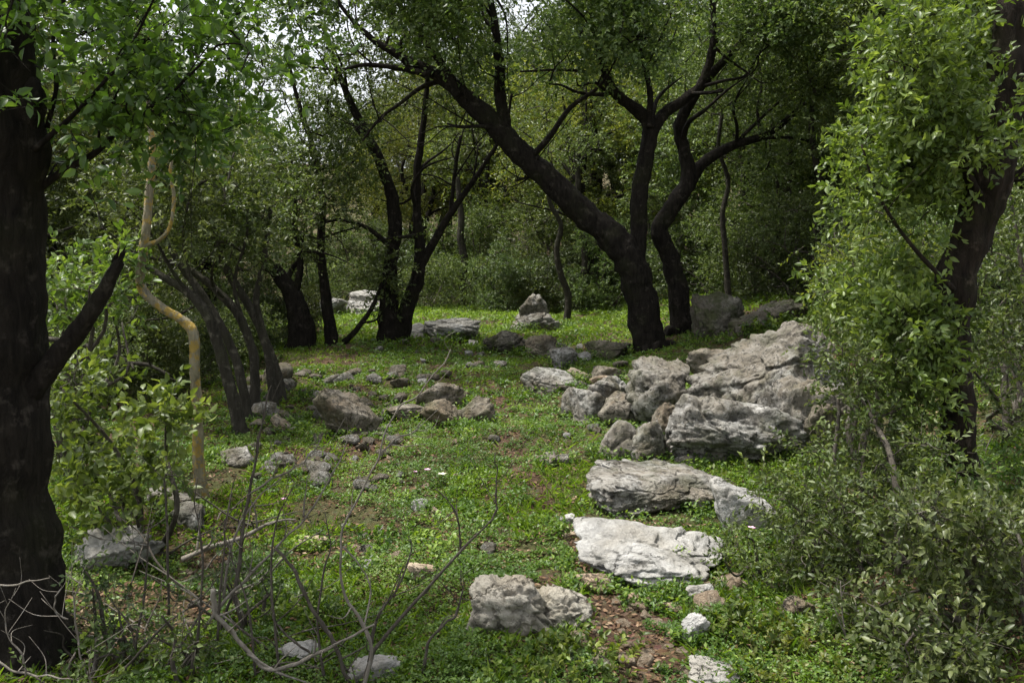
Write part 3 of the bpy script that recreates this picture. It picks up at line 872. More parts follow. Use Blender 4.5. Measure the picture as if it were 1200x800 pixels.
px_tree("arching_tree", "rear one of two arching grey trunks, bent further right", None, [
    ("trunk", Yp(7.9, [(298, 482, 28), (298, 445, 22), (297, 417, 21), (288, 385, 20), (276, 362, 20), (250, 336, 18), (225, 318, 15), (200, 307, 12), (170, 300, 8)])),
    ("branch", Yp(7.9, [(285, 375, 10), (275, 330, 8), (290, 270, 6), (285, 210, 5)])),
], 'bark_grey', 'oak_leaf', cl, r1.uniform(0.22, 0.38, len(cl)), dict(twigs=28, per=11, L=0.05, W=0.024, tl=0.25), 33, ws=0.48, sub=3, sub_len=0.8)
px_tree("thin_tree", "thin dark stem leaning left between the two arching trunks", None, [
    ("trunk", Yp(7.6, [(290, 495, 13), (284, 450, 11), (268, 400, 10), (236, 345, 9), (205, 300, 7), (180, 250, 5)]))], 'bark_grey', None, None, None, {}, 41, sides=8)
px_tree("thin_tree", "thin dark leaning stem rising from the rubble right of the arching trunks", None, [
    ("trunk", Yp(8.6, [(330, 470, 14), (322, 430, 11), (304, 380, 10), (270, 325, 9), (250, 270, 7), (240, 200, 5)]))], 'bark_grey', None, None, None, {}, 42, sides=8)
px_tree("thin_tree", "thin dark upright stem just right of the arching trunks", None, [
    ("trunk", Yp(8.2, [(320, 478, 12), (316, 430, 9), (308, 390, 8), (300, 350, 7), (310, 300, 6), (318, 240, 5)])),
], 'bark_grey', None, None, None, {}, 34, sides=8)

# leaning dark tree and its slender neighbour
r1 = np.random.default_rng(23)
cl = px_clumps(60, 210, 400, 150, 320, 12.0, 14.5, r1, -0.3, 0.6)
px_tree("leaning_tree", "dark thick-footed tree leaning left in front of the white rocks", None, [
    ("trunk", Yp(13.0, [(352, 424, 46), (353, 385, 40), (346, 352, 30), (326, 322, 22), (306, 300, 18), (295, 265, 12), (288, 225, 8)])),
    ("limb", Yp(13.0, [(345, 350, 14), (352, 310, 10), (345, 260, 8), (350, 200, 6)])),
], 'bark', 'oak_leaf', cl, r1.uniform(0.35, 0.6, len(cl)), dict(twigs=34, per=11, L=0.06, W=0.03, tl=0.3), 35, ws=0.72, sub=3)
cl = px_clumps(34, 290, 430, 40, 220, 12.4, 14.8, r1, 0.1, 0.8)
px_tree("slender_tree", "slender dark tree standing upright right of the leaning tree", None, [
    ("trunk", Yp(13.2, [(390, 416, 24), (382, 350, 17), (376, 290, 13), (378, 232, 11), (366, 172, 9), (352, 130, 7), (340, 80, 5)])),
    ("limb", Yp(13.2, [(392, 412, 12), (415, 390, 9), (436, 360, 7), (448, 330, 5), (452, 300, 3)])),
], 'bark', 'oak_leaf', cl, r1.uniform(0.3, 0.5, len(cl)), dict(twigs=30, per=11, L=0.06, W=0.03, tl=0.28), 36, ws=0.72, sub=3)

# twin-stemmed tree
cl = np.vstack([px_clumps(40, 400, 560, -40, 110, 12.2, 15, r1, -0.2, 0.6), px_clumps(16, 420, 600, 110, 210, 13.5, 15.5, r1, 0.0, 0.6), px_clumps(6, 440, 480, 290, 390, 13.1, 13.5, r1, -0.5)])
px_tree("twin_stemmed_tree", "twin-stemmed dark tree at the left edge of the sunny grass", None, [
    ("trunk", Yp(13.5, [(459, 414, 46), (456, 370, 32), (457, 320, 22), (463, 262, 21), (452, 205, 16), (428, 155, 14), (406, 110, 10), (388, 60, 7)])),
    ("stem", Yp(13.6, [(466, 410, 26), (480, 352, 24), (492, 308, 19), (488, 252, 13), (490, 190, 12), (498, 130, 9), (502, 70, 6)])),
    ("limb", Yp(13.6, [(490, 315, 15), (515, 272, 12), (543, 228, 9), (568, 192, 7), (592, 150, 5), (600, 110, 4)])),
    ("limb", Yp(13.4, [(463, 292, 9), (432, 268, 7), (400, 258, 5), (370, 262, 4)])),
    ("limb", Yp(13.6, [(528, 250, 7), (532, 210, 6), (540, 160, 5)])),
], 'bark', 'oak_leaf', cl, r1.uniform(0.28, 0.5, len(cl)), dict(twigs=30, per=11, L=0.06, W=0.03, tl=0.28), 37, ws=0.74, sub=4)

# the main oak
r1 = np.random.default_rng(24)
cl = np.vstack([px_clumps(112, 330, 760, -130, 60, 10.0, 13.2, r1, 0.0, 0.8), px_clumps(54, 640, 960, -130, 62, 10.5, 13.2, r1, 0.02, 0.8), px_clumps(6, 540, 720, 40, 90, 11.5, 13.5, r1, 0.0)])
px_tree("oak_tree", "main forked oak with its long limb sweeping up to the left", None, [
    ("trunk", Yp(12.0, [(769, 428, 72), (761, 392, 64), (750, 345, 62), (737, 305, 62), (720, 282, 58), (690, 255, 50), (648, 214, 46), (606, 174, 44), (570, 136, 40), (541, 109, 33), (515, 90, 25), (478, 70, 17), (440, 48, 12), (405, 15, 8), (380, -30, 5)])),
    ("limb", Yp(12.0, [(748, 345, 30), (747, 275, 34), (752, 205, 33), (762, 152, 31), (752, 134, 26), (720, 108, 20), (703, 65, 16), (690, 5, 11), (680, -60, 7)])),
    ("limb", Yp(12.0, [(760, 165, 24), (780, 132, 22), (803, 116, 19), (824, 94, 16), (836, 40, 12), (830, -40, 8)])),
    ("limb", Yp(11.9, [(762, 150, 15), (762, 110, 12), (752, 60, 10), (745, 0, 8)])),
    ("limb", Yp(12.0, [(596, 165, 24), (587, 120, 23), (584, 70, 20), (576, 10, 13), (560, -60, 8)])),
    ("limb", Yp(11.9, [(540, 112, 18), (520, 80, 16), (495, 45, 12), (470, 10, 9), (440, -40, 6)])),
    ("branch", Yp(11.9, [(505, 88, 14), (470, 80, 11), (430, 76, 8), (395, 82, 5), (350, 78, 3), (320, 88, 1.5)])),
    ("branch", Yp(11.9, [(585, 150, 9), (560, 148, 7), (540, 149, 6), (524, 145, 4)])),
    ("branch", Yp(12.1, [(520, 94, 12), (492, 104, 9), (468, 122, 7), (444, 140, 6), (425, 165, 4)])),
    ("branch", Yp(12.1, [(640, 200, 7), (618, 208, 6), (604, 212, 4)])),
    ("branch", Yp(12.1, [(700, 85, 7), (660, 82, 5), (610, 84, 4)])),
], 'bark', 'oak_leaf', cl, r1.uniform(0.3, 0.55, len(cl)), dict(twigs=34, per=11, L=0.070, W=0.040, tl=0.32), 38, sides=20, ws=0.57, sub=5, sub_len=1.7)

# the second oak
cl = np.vstack([px_clumps(60, 820, 1060, -120, 100, 11.5, 15.0, r1, 0.0, 0.8), px_clumps(40, 860, 1060, 100, 230, 12.5, 16, r1, -0.1, 0.5)])
px_tree("oak_tree", "second oak bending close behind the main oak, with a limb reaching right", None, [
    ("trunk", Yp(12.6, [(797, 420, 46), (797, 365, 36), (788, 312, 31), (773, 272, 28), (784, 246, 27), (806, 215, 27), (803, 180, 21), (798, 146, 20), (814, 112, 16), (836, 84, 14), (870, 48, 10), (892, 8, 7), (910, -60, 5)])),
    ("limb", Yp(12.9, [(800, 225, 22), (826, 190, 19), (860, 170, 15), (900, 158, 12), (940, 125, 8), (966, 103, 6), (1000, 60, 4)])),
    ("branch", Yp(12.9, [(890, 162, 7), (930, 162, 5), (970, 168, 4), (1010, 172, 3)])),
], 'bark', 'oak_leaf', cl, r1.uniform(0.32, 0.55, len(cl)), dict(twigs=40, per=12, L=0.055, W=0.03, tl=0.3), 39, sides=16, ws=0.68, sub=5, sub_len=1.7)

# right foreground tree
r1 = np.random.default_rng(25)
cl = np.vstack([px_clumps(46, 1040, 1170, -60, 200, 4.1, 5.2, r1, -0.2, 1.6), px_clumps(26, 1000, 1110, 40, 200, 4.2, 5.0, r1, 0.0, 1.8),
                px_clumps(34, 985, 1100, 200, 400, 4.2, 5.0, r1, -0.05, 1.8), px_clumps(10, 1160, 1260, -40, 120, 4.6, 5.2, r1, -0.2), px_clumps(14, 1050, 1095, 360, 520, 4.2, 4.6, r1, -0.3, 1.6)])
px_tree("ivy_clad_tree", "reddish dark trunk leaning in from the right edge, sprouting bright leaves", None, [
    ("trunk", Yp(4.5, [(1142, 690, 70), (1136, 600, 52), (1126, 520, 48), (1116, 430, 50), (1120, 350, 56), (1138, 285, 54), (1160, 215, 56), (1172, 140, 50), (1184, 60, 48), (1198, -30, 44), (1220, -140, 36), (1240, -300, 26)])),
    ("limb", Yp(4.6, [(1168, 190, 30), (1190, 120, 34), (1196, 40, 32), (1170, -20, 22), (1130, -80, 12)])),
    ("limb", Yp(4.55, [(1150, 250, 12), (1180, 215, 10), (1210, 190, 8)])),
    ("broken_stub", Yp(4.5, [(1118, 372, 26), (1085, 362, 22), (1058, 352, 19), (1046, 344, 13)])),
    ("branch", Yp(4.4, [(1150, 230, 9), (1110, 180, 7), (1070, 110, 5), (1050, 40, 4)])),
    ("branch", Yp(4.3, [(1118, 340, 8), (1070, 290, 6), (1030, 230, 4), (1010, 170, 3)])),
], 'bark_red', 'shrub_leaf', cl, r1.uniform(0.10, 0.2, len(cl)), dict(twigs=20, per=10, L=0.046, W=0.020, tl=0.18, hi=True, link_r=(0.003, 0.003), up=0.45), 40, sides=18, ws=0.76, sub=2, sub_len=0.6)

# ------------------------------------------------------------------ shrubs traced from the photograph
def shrub(name, label, base, clumps, radii, leaf, leafkw, seed, stems=7, bark='twig', cat="shrub", group=None):
    r = np.random.default_rng(seed)
    base = np.asarray(base, float)
    root = thing(name, base, label, cat, group)
    sm = MB(); skel = []
    C = np.asarray(clumps)
    for k in r.choice(len(C), min(stems, len(C)), replace=False):
        e = C[k]; b = base + np.array((r.normal() * 0.06, r.normal() * 0.06, -0.05))
        d = np.linalg.norm(e - b)
        P = [b, b * 0.7 + e * 0.3 + r.normal(size=3) * d * 0.08 + (0, 0, d * 0.1), b * 0.35 + e * 0.65 + r.normal(size=3) * d * 0.07 + (0, 0, d * 0.08), e]
        st = MB()
        pp, _ = tube(st, P, np.array((0.012, 0.009, 0.006, 0.003)) * (0.6 + d), 6, 5, 0.1)
        obj("stem", st, M[bark], root, base, smooth=True)
        skel.append(pp[4:])
    lm = MB()
    crown(np.concatenate(skel), C, radii, lm, sm, r=r, **leafkw)
    obj_crown("foliage", lm, M[leaf], sm, M[bark], root, base)
    return root
r1 = np.random.default_rng(26)
cl = np.vstack([px_clumps(34, 60, 208, 425, 560, 4.2, 4.9, r1, -0.2, 2.0), px_clumps(8, 80, 180, 540, 600, 4.2, 4.6, r1, -0.3, 2.0)])
shrub("leafy_shrub", "bright broad-leaved shrub between the big left trunk and the lichened stem", on_land(-1.95, 4.6), cl, r1.uniform(0.07, 0.13, len(cl)), 'shrub_leaf', dict(twigs=9, per=7, L=0.056, W=0.031, tl=0.15, hi=True, up=0.5, link_r=(0.003, 0.003)), 51)
cl = px_clumps(26, 45, 150, 285, 380, 5.0, 6.2, r1, -0.5)
shrub("leafy_shrub", "bright leaves showing behind the broken stub of the left trunk", on_land(-2.9, 5.7), cl, r1.uniform(0.09, 0.16, len(cl)), 'bright_leaf', dict(twigs=8, per=7, L=0.058, W=0.03, tl=0.15, hi=True, link_r=(0.003, 0.003)), 52)
r1 = np.random.default_rng(27)
cl = np.vstack([px_clumps(80, 935, 1110, 520, 700, 3.5, 4.4, r1, -0.15, 2.5), px_clumps(46, 965, 1085, 390, 560, 4.0, 4.6, r1, -0.1, 2.5), px_clumps(26, 890, 990, 560, 690, 3.7, 4.3, r1, -0.05, 2.5)])
shrub("evergreen_shrub", "dense olive-green shrub covering the right end of the boulders", on_land(1.72, 3.95), cl, r1.uniform(0.09, 0.16, len(cl)), 'olive_leaf', dict(twigs=12, per=9, L=0.032, W=0.015, tl=0.13, hi=False, link_r=(0.003, 0.003), up=0.6), 53, stems=12)
cl = np.vstack([px_clumps(80, 1060, 1215, 590, 800, 2.9, 3.7, r1, -0.1, 2.5), px_clumps(20, 990, 1090, 690, 800, 3.0, 3.6, r1, -0.3), px_clumps(24, 1060, 1230, 740, 850, 2.75, 3.1, r1, -0.3)])
shrub("evergreen_shrub", "dark broad-leaved shrub filling the lower right corner", on_land(1.75, 3.25), cl, r1.uniform(0.08, 0.14, len(cl)), 'oak_leaf', dict(twigs=14, per=8, L=0.034, W=0.016, tl=0.14, hi=True, link_r=(0.003, 0.003)), 54, stems=10)
cl = np.vstack([px_clumps(76, 1130, 1260, 240, 560, 5.0, 7.0, r1, -0.6), px_clumps(24, 1170, 1270, 100, 260, 5.2, 6.6, r1, -0.5)])
shrub("evergreen_shrub", "shaded shrub behind the reddish trunk at the right edge", on_land(3.5, 6.0), cl, r1.uniform(0.14, 0.26, len(cl)), 'oak_leaf', dict(twigs=12, per=9, L=0.045, W=0.022, tl=0.2, link_r=(0.004, 0.003)), 55, stems=10)
cl = px_clumps(30, 960, 1090, 270, 400, 4.9, 5.6, r1, -0.4)
shrub("leafy_shrub", "pale sunlit shrub rising between the biggest boulder and the reddish trunk", on_land(2.15, 5.25), cl, r1.uniform(0.1, 0.17, len(cl)), 'yellow_leaf', dict(twigs=10, per=8, L=0.036, W=0.017, tl=0.15, hi=False, link_r=(0.003, 0.003), up=0.6), 56)
cl = np.vstack([px_clumps(26, 850, 950, 620, 700, 3.6, 4.1, r1, -0.5)])
shrub("low_shrub", "low open shrub in front of the rounded white rock", on_land(1.15, 3.85), cl, r1.uniform(0.05, 0.09, len(cl)), 'olive_leaf', dict(twigs=8, per=8, L=0.026, W=0.013, tl=0.09, link_r=(0.002, 0.002)), 57)
cl = px_clumps(18, 1130, 1215, 530, 620, 4.0, 4.6, r1, -0.5)
shrub("leafy_shrub", "bright green leaves at the right edge between trunk and corner shrub", on_land(2.45, 4.3), cl, r1.uniform(0.07, 0.12, len(cl)), 'bright_leaf', dict(twigs=8, per=8, L=0.036, W=0.018, tl=0.12, link_r=(0.002, 0.002)), 58)

for x0, x1, y0, y1, Y, n, lf, lab, sd in ((95, 165, 660, 770, 3.15, 14, 'dark_leaf', "straggly dark undergrowth at the foot of the big left trunk", 61), (170, 260, 690, 790, 2.95, 13, 'olive_leaf', "thin leafy undergrowth among the dead sticks at the bottom left", 62),
                                    (230, 320, 640, 720, 3.5, 12, 'dark_leaf', "sparse undergrowth behind the straight bare twig", 63), (40, 110, 760, 840, 2.7, 10, 'olive_leaf', "low undergrowth in the bottom left corner before the trunk", 64)):
    r1 = np.random.default_rng(sd)
    cl = px_clumps(n, x0, x1, y0, y1, Y - 0.12, Y + 0.15, r1, -0.5)
    b = cl.mean(0)
    shrub("undergrowth_shrub", lab, on_land(b[0], b[1]), cl, r1.uniform(0.04, 0.08, n), lf, dict(twigs=6, per=6, L=0.028, W=0.014, tl=0.10, link_r=(0.0015, 0.002), up=0.5), sd, stems=5)
# ------------------------------------------------------------------ the woodland behind
def wood_tree(name, label, seed, leaf, bark, height=7.5, spread=2.6, n=70, stems=2, low=0.22, L=0.08, W=0.042, twigs=46, group=None):
    r = np.random.default_rng(seed)
    root = thing(name, (0, 0, 0), label, "tree", group)
    sm = MB(); skel = []
    for k in range(stems):
        a = r.uniform(0, 6.28); lean = r.uniform(0.1, 0.35) * height * 0.5
        P = [np.array((0, 0, -0.3))]
        for j in range(1, 7):
            u = j / 6
            P.append(np.array((math.cos(a) * lean * u ** 0.8, math.sin(a) * lean * u ** 0.8, height * 0.85 * u)) + r.normal(size=3) * 0.10 * (1, 1, 0.3))
        R = np.array((0.17, 0.13, 0.11, 0.085, 0.065, 0.04, 0.02)) * r.uniform(0.7, 1.1)
        sm = MB()
        pp, _ = tube(sm, P, R, 9, 5, 0.15)
        skel.append(pp[8:])
        for q in range(3):
            i = r.integers(8, 22); b = pp[i]; aa = r.uniform(0, 6.28); l = r.uniform(0.5, 0.9) * spread
            e = b + np.array((math.cos(aa) * l, math.sin(aa) * l, l * r.uniform(0.3, 0.9)))
            pq, _ = tube(sm, [b, b * 0.6 + e * 0.4 + (0, 0, 0.15), e], [0.06, 0.04, 0.015], 6, 5, 0.12)
            skel.append(pq)
        obj("trunk", sm, M[bark], root, smooth=True)
    C = []
    while len(C) < n:
        p = rand_ball(1, r)[0]
        q = np.array((p[0] * spread, p[1] * spread, height * (low + (1 - low) * (0.5 + 0.5 * p[2]))))
        if fbm(q[None] * 0.55 + seed, 2)[0] > -0.12 and np.linalg.norm(p) > 0.3: C.append(q)
    lm, bm = MB(), MB()
    crown(np.concatenate(skel), C, r.uniform(0.4, 0.75, n), lm, bm, twigs=twigs, per=11, L=L, W=W, tl=0.42, r=r, twig_r=0.003, link_r=(0.012, 0.008))
    obj_crown("crown", lm, M[leaf], bm, M[bark], root)
    return root
def wood_shrub(name, label, seed, leaf, h=1.8, w=1.3, n=34, L=0.06, W=0.03, group=None):
    r = np.random.default_rng(seed)
    p = rand_ball(n, r)
    C = p * np.array((w, w, h * 0.5)) + np.array((0, 0, h * 0.5))
    return shrub(name, label, (0, 0, 0), C, r.uniform(0.25, 0.4, n), leaf, dict(twigs=40, per=10, L=L, W=W, tl=0.25), seed, stems=6, group=group)

KINDS = [
    (wood_tree("evergreen_oak", "x", 201, 'oak_leaf', 'bark', 7.5, 2.6, 80, 3, 0.20)),
    (wood_tree("evergreen_oak", "x", 202, 'dark_leaf', 'bark', 8.5, 2.8, 90, 2, 0.18)),
    (wood_tree("evergreen_oak", "x", 203, 'yellow_leaf', 'bark', 7.0, 2.4, 64, 3, 0.25)),  # lighter, yellower leaf colour paints these trees as sunlit foliage
    (wood_tree("evergreen_oak", "x", 204, 'olive_leaf', 'bark_grey', 6.5, 2.5, 70, 3, 0.15)),
]
SHRUBS = [
    wood_shrub("wood_shrub", "x", 211, 'dark_leaf'),
    wood_shrub("wood_shrub", "x", 212, 'olive_leaf', 1.5, 1.4, 34),
    wood_shrub("wood_shrub", "x", 213, 'oak_leaf', 2.3, 1.3, 40),
]
used = set()
def place(protos, k, x, y, s, label, group, r):
    p = protos[k]
    loc = on_land(x, y); rz = r.uniform(0, 6.28); sc = (s * r.uniform(0.9, 1.1), s * r.uniform(0.9, 1.1), s)
    if p.name not in used:
        used.add(p.name)
        p.location = tuple(loc); p.rotation_euler = (0, 0, rz); p.scale = sc
        p["label"] = label; p["group"] = group
        return p
    return dup(p, loc, rz, sc, label, group)
def woods():
    r = np.random.default_rng(91)
    TR = [  # px, Y, kind, scale
        (690, 20.5, 2, 0.85), (570, 26, 2, 0.95), (720, 23, 0, 1.0), (490, 27, 2, 0.9), (760, 25, 2, 1.0),
        (860, 17.5, 3, 0.9), (945, 17.5, 3, 0.85), (1080, 12, 3, 0.8), (1160, 10.5, 0, 0.8), (900, 21, 2, 1.1), (980, 19, 3, 1.0), (1060, 17, 0, 1.0), (1130, 15, 1, 0.9),
        (200, 15, 0, 0.8), (120, 13, 0, 0.78), (40, 11, 3, 0.75), (270, 20, 2, 0.75), (60, 18, 0, 0.85), (150, 22, 3, 0.9), (-40, 14, 0, 0.85),
        (600, 30, 1, 1.15), (680, 29, 0, 1.2), (760, 31, 1, 1.2), (840, 28, 0, 1.1), (920, 27, 1, 1.2), (1000, 25, 0, 1.1), (1090, 22, 1, 1.15), (1180, 18, 0, 1.0), (1230, 14, 1, 0.9),
        (520, 33, 0, 1.0), (500, 29, 2, 0.85), (470, 36, 0, 0.9), (440, 35, 2, 0.8), (270, 29, 3, 0.6), (180, 30, 0, 0.7), (90, 27, 1, 0.75), (0, 23, 0, 0.8),
        (560, 40, 1, 1.2), (640, 42, 0, 1.3), (730, 42, 1, 1.3), (820, 40, 0, 1.3), (910, 38, 1, 1.3), (1010, 36, 0, 1.3), (1120, 32, 1, 1.3), (1220, 27, 0, 1.2)]
    names = {0: ("mid green", ), 1: ("dark green", ), 2: ("yellow-green", ), 3: ("olive green", )}
    for px, Y, k, s in TR:
        x = (px - 600) / FPX * Y + r.normal() * 0.3
        side = "behind the left trunks" if px < 420 else ("behind the grassy clearing" if px < 780 else "behind the boulders on the right")
        deep = "in the far wood" if Y > 26 else "in the near thicket"
        place(KINDS, k, x, Y, s, f"{names[k][0]} evergreen tree {deep} {side}", f"{names[k][0]} trees {deep} {side}", r)
    SH = [(500, 21.5, 1, 0.8), (545, 22, 1, 0.85), (590, 20.5, 0, 0.9), (640, 21, 1, 1.0), (680, 20, 0, 0.9), (720, 19, 2, 0.8), (560, 24, 2, 1.2), (620, 24, 2, 1.3), (470, 24, 0, 1.0), (690, 23, 2, 1.4), (760, 21, 0, 1.2),
          (830, 16.5, 0, 0.9), (880, 15, 2, 0.9), (930, 14, 0, 0.9), (970, 12.5, 2, 0.8), (1010, 10.5, 0, 0.7), (1060, 9, 2, 0.65), (1120, 8.0, 0, 0.6), (1190, 7.5, 2, 0.65), (800, 18.5, 2, 1.1),
          (330, 16, 1, 0.7), (290, 13.5, 0, 0.6), (240, 11.5, 1, 0.6), (180, 10, 0, 0.65), (120, 9, 1, 0.6), (60, 8, 2, 0.6), (20, 10, 0, 0.8), (330, 21, 2, 1.0), (400, 24.5, 1, 0.9), (200, 17, 2, 1.0), (100, 15, 2, 1.0), (430, 29, 2, 1.0), (470, 31, 0, 1.2), (510, 28, 1, 1.1), (545, 30, 2, 1.3), (400, 30, 2, 1.0), (370, 27, 0, 0.9)]
    nm = ("dark", "olive", "leafy green")
    for px, Y, k, s in SH:
        x = (px - 600) / FPX * Y
        side = "at the foot of the left thicket" if px < 420 else ("along the back edge of the grassy clearing" if px < 780 else "at the foot of the thicket above the boulders")
        place(SHRUBS, k, x, Y, s, f"{nm[k]} shrub {side}", f"{nm[k]} shrubs {side}", r)
woods()

# bare background trunks seen through the wood
for px, yb, Y, h, w, lab in ((905, 340, 15.5, 170, 20, "upright grey trunk in the thicket right of the second oak"),                              (690, 352, 19.5, 150, 12, "dim trunk just left of the main oak"), (858, 350, 13.6, 190, 8, "slim grey trunk rising behind the low mossy boulder right of the second oak"), (968, 345, 12.4, 200, 11, "leaning grey trunk in the thicket left of the pale sunlit shrub"),
                             (662, 350, 17.5, 140, 9, "slim dim trunk in the gap under the main oak's long limb"), (548, 345, 22.5, 130, 11, "dim trunk behind the sunny grass right of the twin-stemmed tree"), (880, 345, 16, 150, 9, "thin dim trunk right of the second oak"), (930, 350, 14.5, 120, 8, "thin bent trunk above the wide mossy boulder")):
    r1 = np.random.default_rng(px)
    b = on_land((px - 600) / FPX * Y, Y)
    P = [b + np.array((r1.normal() * 0.06 + 0.05 * k * (1 if px % 2 else -1), 0, k * h / 5 / FPX * Y + (0 if k else -0.2))) for k in range(7)]
    R = np.linspace(w, w * 0.5, 7) * 0.5 / FPX * Y
    root = thing("woodland_tree", b, lab, "tree")
    mb, bm, lm = MB(), MB(), MB()
    pp, _ = tube(mb, P, R, 9, 6, 0.15)
    crown(pp[-12:], P[-1] + rand_ball(14, r1) * np.array((1.0, 0.8, 0.8)) + (0, 0, 0.7), r1.uniform(0.3, 0.5, 14), lm, bm, r=r1, twigs=14, per=9, L=0.06, W=0.03, tl=0.3)
    obj("trunk", mb, M['bark_grey'], root, b, smooth=True)
    obj_crown("crown", lm, M['oak_leaf'], bm, M['bark_grey'], root, b)

# ------------------------------------------------------------------ ground cover
def ground_points(n, x0, x1, y0, y1, r):
    return r.uniform(x0, x1, n), r.uniform(y0, y1, n)
def in_view(x, y, margin=1.3):
    return np.abs(x) < y * 0.577 * margin + 0.3
def herbs():
    r = np.random.default_rng(61)
    mb = MB()
    # (n, y0, y1, leaf length, leaves per rosette)
    for n, y0, y1, L, k, hgt in ((34000, 2.6, 4.6, 0.016, 7, 0.03), (34000, 4.6, 7.5, 0.020, 6, 0.04), (26000, 7.5, 12, 0.034, 6, 0.03), (22000, 12, 23, 0.055, 6, 0.05)):
        x, y = ground_points(n, -y1 * 0.76, y1 * 0.76, y0, y1, r)
        m = in_view(x, y)
        dens = fbm(np.stack([x * 0.9, y * 0.9, 0 * x + 4], -1), 3) * 0.9 + fbm(np.stack([x * 4, y * 4, 0 * x + 8], -1), 2) * 0.6
        pd = path_dist(x, y)
        thr = -0.19 + 0.42 * np.clip(1.1 - pd, 0, 1) - 0.2 * sstep(4.6, 6.0, y) * sstep(1.2, 0.8, pd) + 0.55 * sstep(-0.8, -2.2, x) * sstep(3.6, 2.6, y) + 0.5 * sstep(-1.6, -3.4, x - 0.0) * sstep(4.5, 7, y) * sstep(13, 9, y) - 0.35 * sstep(13, 16, y)
        m &= (dens > thr)
        x, y = x[m], y[m]
        z = land(x, y)
        c = np.stack([x, y, z], -1)
        P = np.repeat(c, k, 0) + r.normal(size=(len(c) * k, 3)) * np.array((L * 0.6, L * 0.6, 0))
        hp = np.abs(fbm(np.stack([x * 2.2, y * 2.2, 0 * x + 21], -1), 2))
        P[:, 2] += r.random(len(P)) * hgt * (0.4 + 2.2 * np.repeat(hp, k))
        a = r.uniform(0, 6.283, len(P)); el = r.uniform(0.05, 0.9, len(P))
        ax = np.stack([np.cos(a) * np.cos(el), np.sin(a) * np.cos(el), np.sin(el)], -1)
        nr = unit(np.array((0, 0, 1.0)) + r.normal(size=P.shape) * 0.35)
        s = r.uniform(0.6, 1.25, len(P))
        patch = np.clip(0.5 + 0.55 * fbm(np.stack([x * 1.3, y * 1.3, 0 * x + 33], -1), 3), 0, 1)
        rv = np.clip(np.repeat(patch, k) * 0.75 + r.random(len(P)) * 0.4 - 0.1 + 0.25 * np.repeat(sstep(13, 17, y), k), 0, 1)  # last term lightens the herbs at the back: sunlit grass put into the colour
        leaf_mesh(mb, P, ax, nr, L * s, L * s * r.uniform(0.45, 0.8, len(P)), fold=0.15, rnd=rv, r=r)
    # taller leafy mounds here and there
    nm = 520
    mx, my = ground_points(nm, -5, 5, 2.7, 9, r)
    km = in_view(mx, my) & (path_dist(mx, my) > 1.3) & (fbm(np.stack([mx * 1.1, my * 1.1, 0 * mx + 51], -1), 2) > -0.05)
    for gx, gy in zip(mx[km], my[km]):
        n = r.integers(50, 170); rad = r.uniform(0.05, 0.16); hh = r.uniform(0.03, 0.11)
        o = rand_ball(n, r); o[:, 2] = np.abs(o[:, 2])
        x, y = gx + o[:, 0] * rad, gy + o[:, 1] * rad
        P = np.stack([x, y, land(x, y) + hh * o[:, 2]], -1)
        L = r.uniform(0.016, 0.034)
        ax = unit(np.stack([o[:, 0], o[:, 1], 0.3 + 0 * x], -1) + r.normal(size=(n, 3)) * 0.5)
        leaf_mesh(mb, P, ax, unit(np.array((0, 0, 1.0)) + r.normal(size=P.shape) * 0.4), L * r.uniform(0.6, 1.3, n), L * r.uniform(0.35, 0.7), gy < 5, fold=0.15, rnd=np.clip(r.random() + r.normal(size=n) * 0.2, 0, 1), r=r)
    # herbs crowding the feet of the rocks
    for gx, gy, w, d in ROCK_SPOTS:
        n = int(60 + 260 * w)
        a = r.uniform(0, 6.283, n); q = r.uniform(0.9, 1.35, n)
        x = gx * (gy + d * 0.45) / gy + np.cos(a) * w * 0.5 * q; y = gy + d * 0.45 + np.sin(a) * d * 0.5 * q
        keep = fbm(np.stack([x * 3, y * 3, 0 * x + 14], -1), 2) > -0.1
        x, y = x[keep], y[keep]; k = 5; L = 0.018 + 0.0022 * gy
        P = np.repeat(np.stack([x, y, land(x, y)], -1), k, 0) + r.normal(size=(len(x) * k, 3)) * np.array((L, L, 0))
        P[:, 2] += r.random(len(P)) ** 2 * (0.03 + 0.008 * gy)
        aa = r.uniform(0, 6.283, len(P)); el = r.uniform(0.1, 1.1, len(P))
        ax = np.stack([np.cos(aa) * np.cos(el), np.sin(aa) * np.cos(el), np.sin(el)], -1)
        leaf_mesh(mb, P, ax, unit(np.array((0, 0, 1.0)) + r.normal(size=P.shape) * 0.4), L * r.uniform(0.6, 1.3, len(P)), L * 0.55, fold=0.15, rnd=r.random(len(P)), r=r)
    tag(obj("herbs", mb, M['herb']), "low green herbs carpeting the clearing", "ground cover", kind='stuff')
    mb = MB()
    # grass blades in the back clearing and thinly everywhere
    for n, y0, y1, L, W, thr in ((60000, 2.7, 6, 0.075, 0.0035, -0.12), (50000, 6, 13, 0.08, 0.006, -0.2), (80000, 13, 23, 0.12, 0.016, -0.45)):
        x, y = ground_points(n, -y1 * 0.72, y1 * 0.72, y0, y1, r)
        m = in_view(x, y) & (fbm(np.stack([x * 0.8, y * 0.8, 0 * x + 12], -1), 3) > thr) & (path_dist(x, y) > 0.9)
        x, y = x[m], y[m]
        P = np.stack([x, y, land(x, y)], -1)
        ax = unit(np.stack([r.normal(size=len(P)) * 0.9, r.normal(size=len(P)) * 0.9, np.ones(len(P))], -1))
        nr = unit(r.normal(size=P.shape) * 0.5 + np.array((0, -0.3, 1.0)))
        leaf_mesh(mb, P, ax, nr, L * r.uniform(0.5, 1.2, len(P)), W, fold=0.1, bend=0.3, rnd=r.uniform(0.35, 1.0, len(P)), r=r)
